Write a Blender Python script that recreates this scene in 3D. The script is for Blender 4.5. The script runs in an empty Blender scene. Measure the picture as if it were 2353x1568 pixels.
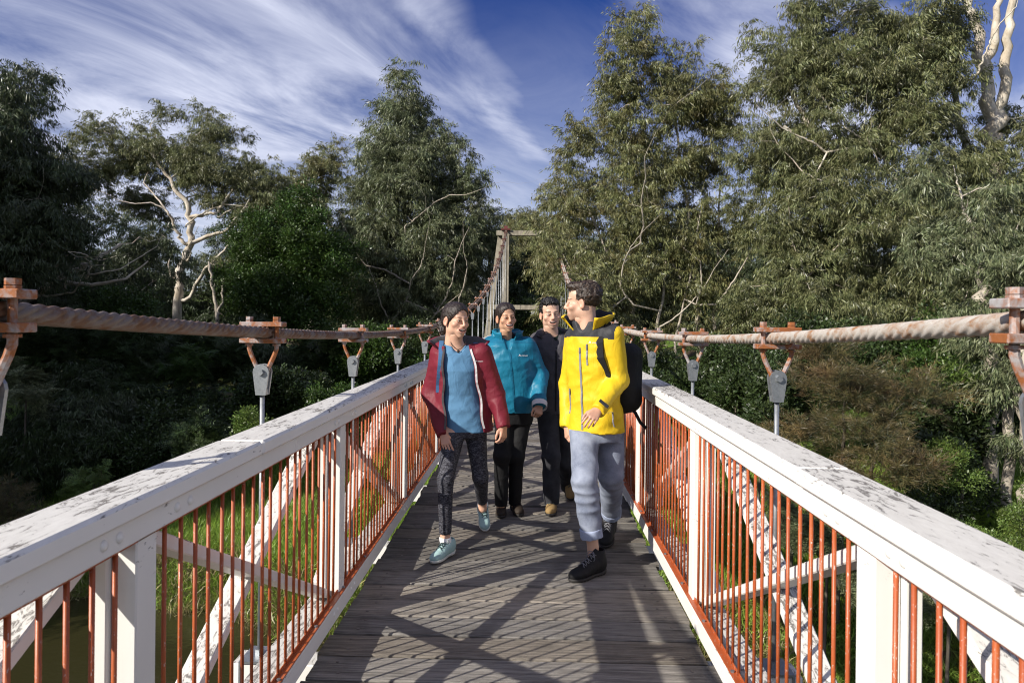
import bpy, bmesh, math, random
import numpy as np
from mathutils import Vector, Matrix, Euler
R = math.radians
scene = bpy.context.scene
col = scene.collection

# ---------------------------------------------------------------- camera
CAM = Vector((0.07, 0.0, 1.58)); LENS = 24.0; YAW, ROLL = R(1.61), R(0.6); SHY = -0.0221
cd = bpy.data.cameras.new('camera'); cam = bpy.data.objects.new('camera', cd); col.objects.link(cam)
cd.lens = LENS; cd.sensor_width = 36.0; cd.shift_y = SHY; cd.clip_start = 0.05; cd.clip_end = 6000
cam.matrix_world = Matrix.Translation(CAM) @ Matrix.Rotation(YAW, 4, 'Z') @ Matrix.Rotation(R(90), 4, 'X') @ Matrix.Rotation(ROLL, 4, 'Z')
cd.dof.use_dof = True; cd.dof.focus_distance = 4.9; cd.dof.aperture_fstop = 7.0
scene.camera = cam

# ---------------------------------------------------------------- sky and sun
SUN_DIR = Vector((1.35, 1.03, -1.0)).normalized()          # the way the light travels
ELEV = math.asin(-SUN_DIR.z)
world = bpy.data.worlds.new('World'); scene.world = world; world.use_nodes = True
nt = world.node_tree; nt.nodes.clear()
def wn(t, **k):
    n = nt.nodes.new(t)
    for a, b in k.items(): setattr(n, a, b)
    return n
sky = wn('ShaderNodeTexSky', sky_type='NISHITA', sun_disc=False, sun_elevation=ELEV,
         sun_rotation=math.atan2(-SUN_DIR.x, -SUN_DIR.y), altitude=60.0, air_density=1.0, dust_density=0.35, ozone_density=2.6)
bg = wn('ShaderNodeBackground'); bg.inputs['Strength'].default_value = 0.060
wo = wn('ShaderNodeOutputWorld'); nt.links.new(bg.outputs[0], wo.inputs[0])
# high cirrus: noise on a flat layer far overhead (direction divided by its height)
tc = wn('ShaderNodeTexCoord'); sep = wn('ShaderNodeSeparateXYZ'); nt.links.new(tc.outputs['Generated'], sep.inputs[0])
def wm(op, a, b=None, c=None):
    n = wn('ShaderNodeMath', operation=op)
    for i, v in enumerate((a, b, c)):
        if v is None: continue
        if isinstance(v, (int, float)): n.inputs[i].default_value = v
        else: nt.links.new(v, n.inputs[i])
    return n.outputs[0]
zz = wm('ADD', wm('MAXIMUM', sep.outputs[2], 0.0), 0.10)
px = wm('DIVIDE', sep.outputs[0], zz); py = wm('DIVIDE', sep.outputs[1], zz)
def wnoise(az, su, sv, off, scale, detail, rough, dist):
    """noise drawn out into streaks that run along azimuth az"""
    c, s_ = math.cos(R(az)), math.sin(R(az)); cmb = wn('ShaderNodeCombineXYZ')
    u = wm('ADD', wm('MULTIPLY', px, s_), wm('MULTIPLY', py, c)); v = wm('SUBTRACT', wm('MULTIPLY', px, c), wm('MULTIPLY', py, s_))
    nt.links.new(wm('ADD', wm('MULTIPLY', u, su), off[0]), cmb.inputs[0]); nt.links.new(wm('ADD', wm('MULTIPLY', v, sv), off[1]), cmb.inputs[1])
    n = wn('ShaderNodeTexNoise'); n.inputs['Scale'].default_value = scale; n.inputs['Detail'].default_value = detail
    n.inputs['Roughness'].default_value = rough; n.inputs['Distortion'].default_value = dist
    nt.links.new(cmb.outputs[0], n.inputs['Vector']); return n.outputs['Fac']
def wramp(v, a, b):
    n = wn('ShaderNodeMapRange'); n.interpolation_type = 'SMOOTHSTEP'
    n.inputs['From Min'].default_value = a; n.inputs['From Max'].default_value = b; nt.links.new(v, n.inputs['Value']); return n.outputs[0]
big = wramp(wnoise(24, 0.42, 0.85, (5.35, 6.55), 0.75, 4.0, 0.5, 1.6), 0.36, 0.62)
fine = wramp(wnoise(32, 0.55, 1.00, (2.1, 0.4), 1.5, 10.0, 0.62, 1.6), 0.22, 0.78)
mask = wm('MULTIPLY', wm('MINIMUM', wm('ADD', wm('MULTIPLY', big, wm('ADD', wm('MULTIPLY', fine, 0.95), 0.22)), wm('MULTIPLY', fine, 0.06)), 1.0), 0.94)
lowh = wramp(sep.outputs[2], 0.50, 0.05)
mask = wm('MAXIMUM', mask, wm('MULTIPLY', lowh, wm('ADD', wm('MULTIPLY', fine, 0.45), 0.35)))
hsv = wn('ShaderNodeHueSaturation'); hsv.inputs['Hue'].default_value = 0.530; hsv.inputs['Saturation'].default_value = 1.52; hsv.inputs['Value'].default_value = 0.88
nt.links.new(sky.outputs[0], hsv.inputs['Color'])
mx = wn('ShaderNodeMix', data_type='RGBA'); nt.links.new(mask, mx.inputs['Factor']); nt.links.new(hsv.outputs[0], mx.inputs[6]); mx.inputs[7].default_value = (9.0, 9.5, 11.6, 1)
nt.links.new(mx.outputs[2], bg.inputs['Color'])
sl = bpy.data.lights.new('sun', 'SUN'); sl.energy = 5.0; sl.angle = R(0.53); sl.color = (1.0, 0.94, 0.84)
sun = bpy.data.objects.new('sun', sl); col.objects.link(sun); sun.rotation_euler = SUN_DIR.to_track_quat('-Z', 'Y').to_euler(); sun.location = (-20, -15, 30)
vs = scene.view_settings; vs.view_transform = 'Standard'; vs.look = 'None'; vs.gamma = 1.0; vs.exposure = 0.5; vs.use_curve_mapping = False
scene.cycles.max_bounces = 4; scene.cycles.transparent_max_bounces = 4; scene.cycles.diffuse_bounces = 3; scene.cycles.glossy_bounces = 2; scene.cycles.transmission_bounces = 2
scene.cycles.use_denoising = True; scene.cycles.filter_width = 1.1; scene.cycles.sample_clamp_indirect = 4.0

# ---------------------------------------------------------------- helpers
rnd = random.Random(7); rng = np.random.default_rng(7)
def at(x, y, Y):
    """a point of the place seen at picture position x, y (2352 x 1568) that lies Y metres down the bridge"""
    d = cam.matrix_world.to_3x3() @ Vector(((x - 1176) / 1568, (784 - y) / 1568 + SHY * 36 / LENS, -1))
    return CAM + d * ((Y - CAM.y) / d.y)
def link(o, parent=None):
    col.objects.link(o)
    if parent is not None: o.parent = parent
    return o
def empty(name, loc=(0, 0, 0), parent=None, rz=0):
    o = bpy.data.objects.new(name, None); o.location = loc; o.rotation_euler.z = rz; o.empty_display_size = 0.2
    return link(o, parent)
def tag(o, label=None, cat=None, group=None, kind=None):
    for k, v in (('label', label), ('category', cat), ('group', group), ('kind', kind)):
        if v: o[k] = v
    return o
def meshobj(name, me, parent=None, loc=(0, 0, 0), rot=(0, 0, 0)):
    o = bpy.data.objects.new(name, me); o.location = loc; o.rotation_euler = rot
    return link(o, parent)
def pymesh(name, v, f, mats, smooth=False, mi=None):
    me = bpy.data.meshes.new(name)
    v = np.asarray(v, dtype=np.float32).reshape(-1, 3)
    if isinstance(f, np.ndarray):
        n, k = f.shape
        me.vertices.add(len(v)); me.vertices.foreach_set('co', v.ravel())
        me.loops.add(n * k); me.loops.foreach_set('vertex_index', f.astype(np.int32).ravel())
        me.polygons.add(n); me.polygons.foreach_set('loop_start', np.arange(0, n * k, k, dtype=np.int32))
        me.update(calc_edges=True)
    else:
        me.from_pydata(v.tolist(), [], f)
    for m in (mats if isinstance(mats, (list, tuple)) else [mats]): me.materials.append(m)
    if mi is not None: me.polygons.foreach_set('material_index', np.asarray(mi, dtype=np.int32))
    if smooth: me.polygons.foreach_set('use_smooth', np.ones(len(me.polygons), dtype=bool))
    me.update(); return me
class MB:
    """collects boxes, bars, tubes into one mesh"""
    def __init__(s): s.v = []; s.f = []; s.m = []
    def add(s, v, f, m=0):
        o = len(s.v); s.v += [tuple(p) for p in v]; s.f += [tuple(i + o for i in q) for q in f]; s.m += [m] * len(f)
    def box(s, c, h, rot=None, m=0, bev=0.0):
        bm = bmesh.new(); bmesh.ops.create_cube(bm, size=2.0)
        for w in bm.verts: w.co = Vector((w.co.x * h[0], w.co.y * h[1], w.co.z * h[2]))
        if bev: bmesh.ops.bevel(bm, geom=bm.edges[:], offset=bev, segments=1, affect='EDGES')
        M = rot if rot is not None else Matrix.Identity(3)
        bm.verts.index_update()
        s.add([M @ w.co + Vector(c) for w in bm.verts], [[w.index for w in f.verts] for f in bm.faces], m); bm.free(); return s
    def bar(s, a, b, w, d, m=0, bev=0.0, up=(0, 0, 1)):
        a, b = Vector(a), Vector(b); z = (b - a).normalized(); u = Vector(up)
        if abs(z.dot(u)) > 0.98: u = Vector((0, 1, 0))
        x = u.cross(z).normalized(); y = z.cross(x); M = Matrix((x, y, z)).transposed()
        return s.box((a + b) / 2, (w / 2, d / 2, (b - a).length / 2), M, m, bev)
    def tube(s, pts, rad, n=8, m=0, cap=True):
        pts = [Vector(p) for p in pts]; rad = rad if isinstance(rad, (list, tuple)) else [rad] * len(pts)
        vs_, fs = [], []; px = None
        for i, p in enumerate(pts):
            t = (pts[min(i + 1, len(pts) - 1)] - pts[max(i - 1, 0)]).normalized()
            if px is None: px = t.orthogonal().normalized()
            px = (px - t * px.dot(t)).normalized(); q = t.cross(px)
            for k in range(n):
                a = 2 * math.pi * k / n; vs_.append(p + (px * math.cos(a) + q * math.sin(a)) * rad[i])
        for i in range(len(pts) - 1):
            for k in range(n): fs.append((i * n + k, i * n + (k + 1) % n, (i + 1) * n + (k + 1) % n, (i + 1) * n + k))
        if cap: fs.append(tuple(range(n - 1, -1, -1))); fs.append(tuple((len(pts) - 1) * n + k for k in range(n)))
        s.add(vs_, fs, m); return s
    def mesh(s, name, mats, smooth=False):
        return pymesh(name, s.v, s.f, mats, smooth, s.m)
    def build(s, name, mats, parent=None, loc=(0, 0, 0), rot=(0, 0, 0), smooth=False):
        return meshobj(name, s.mesh(name, mats, smooth), parent, loc, rot)

# ---------------------------------------------------------------- materials
class NT:
    def __init__(s, name):
        s.m = bpy.data.materials.new(name); s.m.use_nodes = True; s.t = s.m.node_tree; s.t.nodes.clear()
        s.o = s.n('ShaderNodeOutputMaterial'); s.b = s.n('ShaderNodeBsdfPrincipled'); s.t.links.new(s.b.outputs[0], s.o.inputs[0])
    def n(s, t, **k):
        x = s.t.nodes.new(t)
        for a, b in k.items(): setattr(x, a, b)
        return x
    def l(s, a, b): s.t.links.new(a, b)
    def co(s, kind='Object', scale=(1, 1, 1), rot=(0, 0, 0)):
        c = s.n('ShaderNodeTexCoord'); mp = s.n('ShaderNodeMapping'); mp.inputs['Scale'].default_value = scale; mp.inputs['Rotation'].default_value = rot
        if kind == 'World': g = s.n('ShaderNodeNewGeometry'); s.l(g.outputs['Position'], mp.inputs[0])
        else: s.l(c.outputs[kind], mp.inputs[0])
        return mp.outputs[0]
    def noise(s, vec, scale, detail=4, rough=0.55, dist=0.0):
        x = s.n('ShaderNodeTexNoise'); x.inputs['Scale'].default_value = scale; x.inputs['Detail'].default_value = detail
        x.inputs['Roughness'].default_value = rough; x.inputs['Distortion'].default_value = dist; s.l(vec, x.inputs['Vector']); return x.outputs['Fac']
    def ramp(s, v, a, b, lo=0.0, hi=1.0):
        x = s.n('ShaderNodeMapRange'); x.inputs['From Min'].default_value = a; x.inputs['From Max'].default_value = b
        x.inputs['To Min'].default_value = lo; x.inputs['To Max'].default_value = hi; s.l(v, x.inputs['Value']); return x.outputs[0]
    def mix(s, f, a, b):
        x = s.n('ShaderNodeMix', data_type='RGBA')
        for v, i in ((f, 0), (a, 6), (b, 7)):
            if isinstance(v, (int, float)): x.inputs[i].default_value = v
            elif isinstance(v, tuple): x.inputs[i].default_value = (*v, 1)
            else: s.l(v, x.inputs[i])
        return x.outputs[2]
    def math(s, op, a, b=None):
        x = s.n('ShaderNodeMath', operation=op)
        for i, v in enumerate((a, b)):
            if v is None: continue
            if isinstance(v, (int, float)): x.inputs[i].default_value = v
            else: s.l(v, x.inputs[i])
        return x.outputs[0]
    def rand(s): return s.n('ShaderNodeObjectInfo').outputs['Random']
    def bump(s, h, st=0.3, dist=0.01):
        x = s.n('ShaderNodeBump'); x.inputs['Strength'].default_value = st; x.inputs['Distance'].default_value = dist; s.l(h, x.inputs['Height']); s.l(x.outputs[0], s.b.inputs['Normal'])
    def fin(s, c, rough=0.6, metal=0.0, spec=0.5):
        if isinstance(c, tuple): s.b.inputs['Base Color'].default_value = (*c, 1)
        else: s.l(c, s.b.inputs['Base Color'])
        if isinstance(rough, (int, float)): s.b.inputs['Roughness'].default_value = rough
        else: s.l(rough, s.b.inputs['Roughness'])
        s.b.inputs['Metallic'].default_value = metal; s.b.inputs['Specular IOR Level'].default_value = spec
        return s.m
def plain(name, c, rough=0.6, metal=0.0, var=0.15, scale=30, bump=0.15, spec=0.4):
    t = NT(name); v = t.co('Object'); n = t.noise(v, scale, 5)
    t.bump(n, bump, 0.004)
    return t.fin(t.mix(t.ramp(n, 0.3, 0.7), tuple(x * (1 - var) for x in c), tuple(min(1, x * (1 + var)) for x in c)), rough, metal, spec)
def paint_mat(name, top_wear):
    """old white paint on timber, flaking to grey wood, weathered most where rain lies"""
    t = NT(name); w = t.co('World', (1, 0.28, 1)); w2 = t.co('World')
    n1 = t.noise(w, 52, 6, 0.72, 0.9); n2 = t.noise(w2, 2.3, 4); n3 = t.noise(w2, 140, 2)
    g = t.n('ShaderNodeNewGeometry'); sp = t.n('ShaderNodeSeparateXYZ'); t.l(g.outputs['Normal'], sp.inputs[0])
    up = t.math('MULTIPLY', t.math('MAXIMUM', sp.outputs[2], 0.0), top_wear)
    thr = t.math('ADD', t.math('ADD', n1, t.math('MULTIPLY', n2, 0.42)), t.math('SUBTRACT', up, 0.05))
    flake = t.ramp(thr, 0.825, 0.885); near = t.ramp(thr, 0.60, 0.86)
    base = t.mix(t.ramp(n2, 0.3, 0.7), (0.74, 0.72, 0.68), (0.80, 0.78, 0.74))
    base = t.mix(t.math('MULTIPLY', up, 2.6), base, (0.56, 0.55, 0.52))
    base = t.mix(t.math('MULTIPLY', t.math('MULTIPLY', near, t.math('MULTIPLY', up, 7.0)), 0.55), base, (0.44, 0.42, 0.39))
    wood = t.mix(n3, (0.11, 0.10, 0.092), (0.25, 0.235, 0.22))
    t.bump(t.math('SUBTRACT', t.math('MULTIPLY', n3, 0.12), flake), 0.35, 0.003)
    return t.fin(t.mix(flake, base, wood), t.ramp(flake, 0, 1, 0.42, 0.9), 0, 0.4)
def orange_mat():
    t = NT('orange_paint'); w = t.co('World'); n = t.noise(w, 9, 5); s = t.noise(t.co('World', (1, 1, .45)), 190, 3, 0.7); r = t.rand()
    b = t.mix(t.ramp(n, 0.3, 0.7), (0.32, 0.070, 0.020), (0.44, 0.108, 0.030)); b = t.mix(t.math('MULTIPLY', r, 0.35), b, (0.33, 0.06, 0.02))
    chip = t.ramp(t.math('ADD', s, t.math('MULTIPLY', n, 0.2)), 0.735, 0.77); b = t.mix(t.math('MULTIPLY', chip, 0.8), b, (0.58, 0.50, 0.46))
    t.bump(s, 0.15, 0.002); return t.fin(b, 0.42, 0, 0.45)
def deck_mat():
    t = NT('weathered_deck_timber'); c = t.n('ShaderNodeTexCoord'); r = t.rand()
    off = t.n('ShaderNodeCombineXYZ'); t.l(t.math('MULTIPLY', r, 37.0), off.inputs[0]); t.l(t.math('MULTIPLY', r, 91.0), off.inputs[1])
    ad = t.n('ShaderNodeVectorMath', operation='ADD'); t.l(c.outputs['Object'], ad.inputs[0]); t.l(off.outputs[0], ad.inputs[1])
    mp = t.n('ShaderNodeMapping'); mp.inputs['Scale'].default_value = (1.5, 42, 42); t.l(ad.outputs[0], mp.inputs[0])
    mp2 = t.n('ShaderNodeMapping'); mp2.inputs['Scale'].default_value = (5, 170, 60); t.l(ad.outputs[0], mp2.inputs[0])
    g = t.noise(mp.outputs[0], 1.0, 8, 0.7, 1.6); fine = t.noise(mp2.outputs[0], 1.0, 4, 0.7); bl = t.noise(ad.outputs[0], 4.0, 4, 0.6)
    b = t.mix(t.ramp(g, 0.32, 0.68), (0.034, 0.030, 0.026), (0.305, 0.272, 0.232))
    b = t.mix(t.math('MULTIPLY', t.ramp(fine, 0.42, 0.72), 0.55), b, (0.42, 0.37, 0.31))
    b = t.mix(t.ramp(bl, 0.50, 0.72, 0, 0.55), b, (0.060, 0.055, 0.047))
    hs = t.n('ShaderNodeHueSaturation'); t.l(t.ramp(r, 0, 1, 0.62, 1.22), hs.inputs['Value']); t.l(t.ramp(t.math('FRACT', t.math('MULTIPLY', r, 7.0)), 0, 1, 0.55, 1.15), hs.inputs['Saturation']); t.l(b, hs.inputs['Color']); b = hs.outputs[0]
    t.bump(t.math('ADD', g, t.math('MULTIPLY', fine, 0.8)), 1.0, 0.008); return t.fin(b, 0.85, 0, 0.25)
def rust_mat(name, pale, rust, bal, fine=60):
    t = NT(name); w = t.co('World'); n = t.noise(w, 13, 6, 0.65, 0.5); n2 = t.noise(w, fine, 4, 0.6)
    f = t.ramp(t.math('ADD', n, t.math('MULTIPLY', n2, 0.25)), bal - 0.09, bal + 0.09)
    c = t.mix(f, rust, pale); c = t.mix(t.ramp(n2, 0.35, 0.75, 0, 0.4), c, tuple(x * 0.45 for x in rust))
    t.bump(n2, 0.25, 0.003); return t.fin(c, 0.62, 0.15, 0.4)
def galv_mat():
    t = NT('galvanised_steel'); w = t.co('Object'); v = t.n('ShaderNodeTexVoronoi'); v.inputs['Scale'].default_value = 90; t.l(w, v.inputs['Vector']); n = t.noise(w, 20, 4)
    c = t.mix(v.outputs['Distance'], (0.36, 0.38, 0.40), (0.25, 0.265, 0.28)); c = t.mix(t.ramp(n, 0.45, 0.8, 0, .5), c, (0.5, 0.5, 0.5))
    return t.fin(c, 0.45, 0.75, 0.5)
def old_timber(name, a, b):
    t = NT(name); w = t.co('World', (1, 1, 0.12)); n = t.noise(w, 16, 6, 0.65, 0.8); n2 = t.noise(t.co('World'), 3, 4)
    c = t.mix(t.ramp(n, 0.3, 0.7), a, b); c = t.mix(t.ramp(n2, 0.45, 0.8, 0, 0.6), c, tuple(x * 0.45 for x in a)); t.bump(n, 0.5, 0.01); return t.fin(c, 0.85, 0, 0.2)
M_PAINT = paint_mat('flaking_white_paint', 0.120); M_PAINT_OLD = paint_mat('worn_white_paint', 0.15)
M_ORANGE = orange_mat(); M_DECK = deck_mat(); M_GALV = galv_mat()
M_RUST = rust_mat('rusty_painted_steel', (0.40, 0.40, 0.41), (0.30, 0.105, 0.034), 0.650)
M_ROPE_L = rust_mat('shade_darkened_rusted_rope', (0.20, 0.165, 0.145), (0.15, 0.072, 0.036), 0.62, 300)  # rust brown, darkened further to put the rope's shaded side into the colour
M_ROPE_R = rust_mat('pale_rusted_wire_rope', (0.50, 0.47, 0.43), (0.32, 0.165, 0.08), 0.56, 300)
M_SCREW = plain('screw_steel', (0.16, 0.15, 0.14), 0.5, 0.5)
M_TIMBER = old_timber('grey_tower_timber', (0.20, 0.18, 0.14), (0.40, 0.36, 0.29))
M_JOIST = old_timber('dark_joist_timber', (0.10, 0.085, 0.07), (0.22, 0.19, 0.15))
M_SIGN = plain('grey_sign_back', (0.42, 0.42, 0.42), 0.5)
M_SADDLE = plain('dark_red_saddle_paint', (0.10, 0.025, 0.02), 0.5)
M_WHITE = plain('plain_white_paint', (0.76, 0.74, 0.70), 0.45, 0, 0.06)
# ================================================================ the footbridge
BAY, Y0, NB = 1.82, 1.715, 20                      # bay length, first post in view, bays to the tower
TOWER_Y = 37.2
bridge = tag(empty('suspension_footbridge'), 'timber suspension footbridge with white truss rails, orange bars and rope cables', 'footbridge')
def cable_z(y): return 1.42 + 0.00557 * (y - 7.2) ** 2
PY = [Y0 + BAY * k for k in range(-1, NB)]        # post / hanger / crossbeam positions
# ---- deck
deck = MB()
for x in (-0.62, 0.0, 0.62): deck.box((x, 18, -0.125), (0.05, 20.5, 0.075))
deck = deck.build('deck', M_JOIST, bridge)
pl_meshes = []
for k in range(6):
    r = random.Random(40 + k); nx = 14; v = []; f = []; W, H = 0.1005, 0.022
    for i in range(nx + 1):
        x = -0.91 + 1.82 * i / nx; cup = r.uniform(-.0012, .0012)
        jx = (r.uniform(-.012, .012) if i in (0, nx) else 0); ch = 0.006
        for (y, z) in ((-W, -2 * H), (-W, -ch), (-W + ch, 0), (0, -0.0015 + cup), (W - ch, 0), (W, -ch), (W, -2 * H)):
            v.append((x + jx, y + r.uniform(-.0016, .0016), z + (r.uniform(-.0014, .0014) if z > -.01 else 0)))
    for i in range(nx):
        for j in range(6): f.append((i * 7 + j, i * 7 + 7 + j, i * 7 + 8 + j, i * 7 + 1 + j))
        f.append((i * 7 + 6, i * 7 + 13, i * 7 + 7, i * 7))
    f.append(tuple(range(7))); f.append(tuple(nx * 7 + j for j in range(6, -1, -1)))
    mb = MB(); mb.add(v, f)
    for sx in (-1, 1):
        for sy in (-.052, .052):
            c = Vector((sx * 0.79 + r.uniform(-.02, .02), sy + r.uniform(-.012, .012), 0.001)); mb.tube([c, c + Vector((0, 0, 0.0014))], 0.0085, 8, 1)
    pl_meshes.append(mb.mesh('plank', [M_DECK, M_SCREW]))
P = 0.2155; y = -0.6; i = 0
while y < TOWER_Y + 0.8:
    meshobj('plank', pl_meshes[rnd.randrange(6)], deck, (rnd.uniform(-.014, .014), y, rnd.uniform(-.004, .004)), (rnd.uniform(-.016, .016), 0, rnd.uniform(-.003, .003) + (math.pi if rnd.random() < .5 else 0)))
    y += P; i += 1
# ---- crossbeams
cb = MB().box((0, 0, -0.27), (1.45, 0.075, 0.07), bev=0.006).mesh('crossbeam', M_PAINT_OLD)
for y in PY: meshobj('crossbeam', cb, bridge, (0, y, 0))
# ---- the two railings
def dome(mb, c, nx, r, h, m=0):
    c = Vector(c); a = Vector((nx, 0, 0)); b = Vector((0, 1, 0)); d = Vector((0, 0, 1)); v = []; f = []; n = 10
    for (rr, hh) in ((1, 0), (.8, .55), (.4, .9)):
        for k in range(n):
            t = 2 * math.pi * k / n; v.append(c + (b * math.cos(t) + d * math.sin(t)) * r * rr + a * h * hh)
    v.append(c + a * h)
    for j in range(2):
        for k in range(n): q = (j * n + k, j * n + (k + 1) % n, (j + 1) * n + (k + 1) % n, (j + 1) * n + k); f.append(q if nx > 0 else q[::-1])
    for k in range(n): q = (2 * n + k, 2 * n + (k + 1) % n, 3 * n); f.append(q if nx > 0 else q[::-1])
    mb.add(v, f, m)
bal = MB().tube([(0, 0, 0.160), (0, 0, 1.022)], 0.0062, 8).mesh('baluster', M_ORANGE, True)
post = MB().box((0, 0, 0.585), (0.032, 0.046, 0.442), bev=0.004).box((0.055, 0.0, 0.585), (0.021, 0.062, 0.442), bev=0.003).mesh('post', M_PAINT)
n_bal = 0
for side, s in (('left', -1), ('right', 1)):
    rail = tag(empty('railing', (0, 0, 0), bridge), f'{side} railing: white timber truss with orange bars')
    # kerb, fascia and cap boards in lengths, butted with a dark joint
    seg = 2 * BAY
    for k in range(-1, 11):
        a = Y0 + seg * k + (0.66 if s < 0 else 0.35); b = min(a + seg, TOWER_Y + .4)
        if a > TOWER_Y: continue
        ln = (b - a) / 2 - 0.002; m = (a + b) / 2
        MB().box((0, 0, 0), (0.0825, ln, 0.026), bev=0.009).build('cap_board', M_PAINT, rail, (s * (0.9475 + rnd.uniform(-.0015, .0015)), m, 1.117 + rnd.uniform(-.0015, .0015)))
        MB().box((0, 0, 0), (0.022, ln, 0.0335), bev=0.004).build('fascia_board', M_PAINT, rail, (s * (0.911 + rnd.uniform(-.001, .001)), m + 0.4, 1.057))
        MB().box((0, 0, 0), (0.022, ln, 0.045), bev=0.004).build('kerb_board', M_PAINT, rail, (s * (0.907 + rnd.uniform(-.001, .001)), m - 0.3, 0.1145))
        MB().box((0, 0, 0), (0.052, ln, 0.065), bev=0.005).build('bottom_chord', M_PAINT_OLD, rail, (s * 1.005, m - 0.3, 0.074))
        MB().box((0, 0, 0), (0.0195, ln, 0.030), bev=0.003).build('top_chord', M_PAINT_OLD, rail, (s * 0.985, m + 0.4, 1.060))
        mb = MB().box((0, 0, 0), (0.015, ln, 0.0045), bev=0.001).box((s * 0.0135, 0, -0.008), (0.003, ln, 0.011))
        mb.build('top_rail', M_ORANGE, rail, (s * 0.918, m, 1.0185))
        mb = MB().box((0, 0, 0), (0.0135, ln, 0.003), bev=0.001).box((s * 0.0150, 0, 0.006), (0.0025, ln, 0.0095), bev=0.001)
        yb = -ln + 0.25
        while yb < ln:
            mb.tube([(-s * 0.002, yb, 0.003), (-s * 0.002, yb, 0.010)], 0.0085, 6, 1); yb += 0.46
        mb.build('bottom_rail', [M_ORANGE, M_GALV], rail, (s * 0.8985, m, 0.1635))
    for y in PY:
        meshobj('post', post, rail, (s * 0.935, y, 0), (0, 0, 0 if s > 0 else math.pi))
        if y > 18: continue
        for dy in (-.20, -.14, .12, .19) if y < 4 else (-.16, -.09, .09, .16):
            mb = MB(); dome(mb, (0, 0, 0), -s, 0.0140, 0.0075); mb.build('bolt', M_WHITE, rail, (s * 0.889, y + dy, 1.058), smooth=True)
            mb = MB(); dome(mb, (0, 0, 0), -s, 0.0120, 0.0065); mb.build('bolt', M_WHITE, rail, (s * 0.885, y + dy, 0.118), smooth=True)
    # crossed braces in each bay, one passing inside the other
    for y in PY[:-1]:
        a, b = y + 0.06, y + BAY - 0.06
        mb = MB().bar((s * 0.990, a, 1.005), (s * 0.990, b, 0.16), 0.040, 0.085, bev=0.004, up=(1, 0, 0)); mb.build('brace', M_PAINT_OLD, rail)
        mb = MB().bar((s * 1.034, a, 0.16), (s * 1.034, b, 1.005), 0.040, 0.085, bev=0.004, up=(1, 0, 0))
        ob = mb.build('brace', M_PAINT_OLD, rail)
    # balusters: those up to 14 m away singly, the rest as one part
    far = MB(); cnt = 0; step = BAY / 21.0
    for y in PY[:-1]:
        for j in range(1, 21):
            yy = y + 0.03 + j * step * (BAY - .06) / BAY
            if yy < 1.02: continue
            if cnt < 150:
                meshobj('baluster', bal, rail, (s * 0.916 + rnd.uniform(-.002, .002), yy + rnd.uniform(-.002, .002), 0), (rnd.uniform(-.003, .003), rnd.uniform(-.003, .003), rnd.random() * 6)); cnt += 1
            else: far.tube([(s * 0.916, yy, 0.165), (s * 0.916, yy, 1.022)], 0.0062, 4)
    tag(far.build('far_balusters', M_ORANGE, rail), kind='stuff')
# ---- wire ropes (two side by side over each edge)
def rope(x, mat, phase, inner):
    ys = list(np.arange(-0.4, 9.0, 0.0095 if inner else .02)) + list(np.arange(9.0, TOWER_Y, 0.15)) + [TOWER_Y]
    n = 42 if inner else 30; v = np.zeros((len(ys), n, 3)); 
    for i, y in enumerate(ys):
        th = np.arange(n) * 2 * math.pi / n; tw = y / 0.34 * 2 * math.pi + phase
        lob = np.abs(np.cos((th * 6 - tw * 6 / 1.0 * 1.0) / 2)) if y < 9 else 0.8 * np.ones(n)
        r = 0.0290 * (0.70 + 0.30 * lob ** 0.6)
        dz = 2 * 0.00557 * (y - 7.2); nrm = math.hypot(1, dz)
        v[i, :, 0] = x + r * np.cos(th); v[i, :, 1] = y - r * np.sin(th) * dz / nrm; v[i, :, 2] = cable_z(y) + r * np.sin(th) / nrm
    idx = np.arange(len(ys) * n).reshape(len(ys), n)
    f = np.stack([idx[:-1], np.roll(idx, -1, 1)[:-1], np.roll(idx, -1, 1)[1:], idx[1:]], -1).reshape(-1, 4)
    o = meshobj('main_cable', pymesh('main_cable', v, f, mat, True), bridge); return o
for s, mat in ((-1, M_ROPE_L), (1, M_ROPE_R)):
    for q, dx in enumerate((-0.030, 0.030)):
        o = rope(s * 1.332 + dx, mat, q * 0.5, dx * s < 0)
        tag(o, 'brown rusted wire rope, darkened for its shaded side' if s < 0 else 'pale rusted wire rope')
# ---- hangers
hx = lambda mb, c, r, h, m=0: mb.tube([c, Vector(c) + Vector((0, 0, h))], r, 6, m)
plate_m = MB().box((0, 0, 0), (0.112, 0.036, 0.0125), bev=0.003).mesh('clamp_plate', M_RUST)
boltm = hx(hx(MB().tube([(0, 0, -0.075), (0, 0, 0.078)], 0.0115, 8), (0, 0, 0.047), 0.020, 0.017), (0, 0, 0.066), 0.0195, 0.017).mesh('clamp_bolt', M_RUST)
yv = []
for t in (-1, 1):
    yv.append([(t * 0.072, 0, -0.062), (t * 0.072, 0, -0.085), (t * 0.062, 0, -0.115), (t * 0.03, 0, -0.185), (t * 0.006, 0, -0.225)])
ym = MB()
for q in yv: ym.tube(q, 0.0125, 8)
ym.tube([(-.072, 0, -.060), (-.072, 0, -.069)], 0.021, 8).tube([(.072, 0, -.060), (.072, 0, -.069)], 0.021, 8)
yoke_m = ym.mesh('yoke', M_RUST, False)
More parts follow.
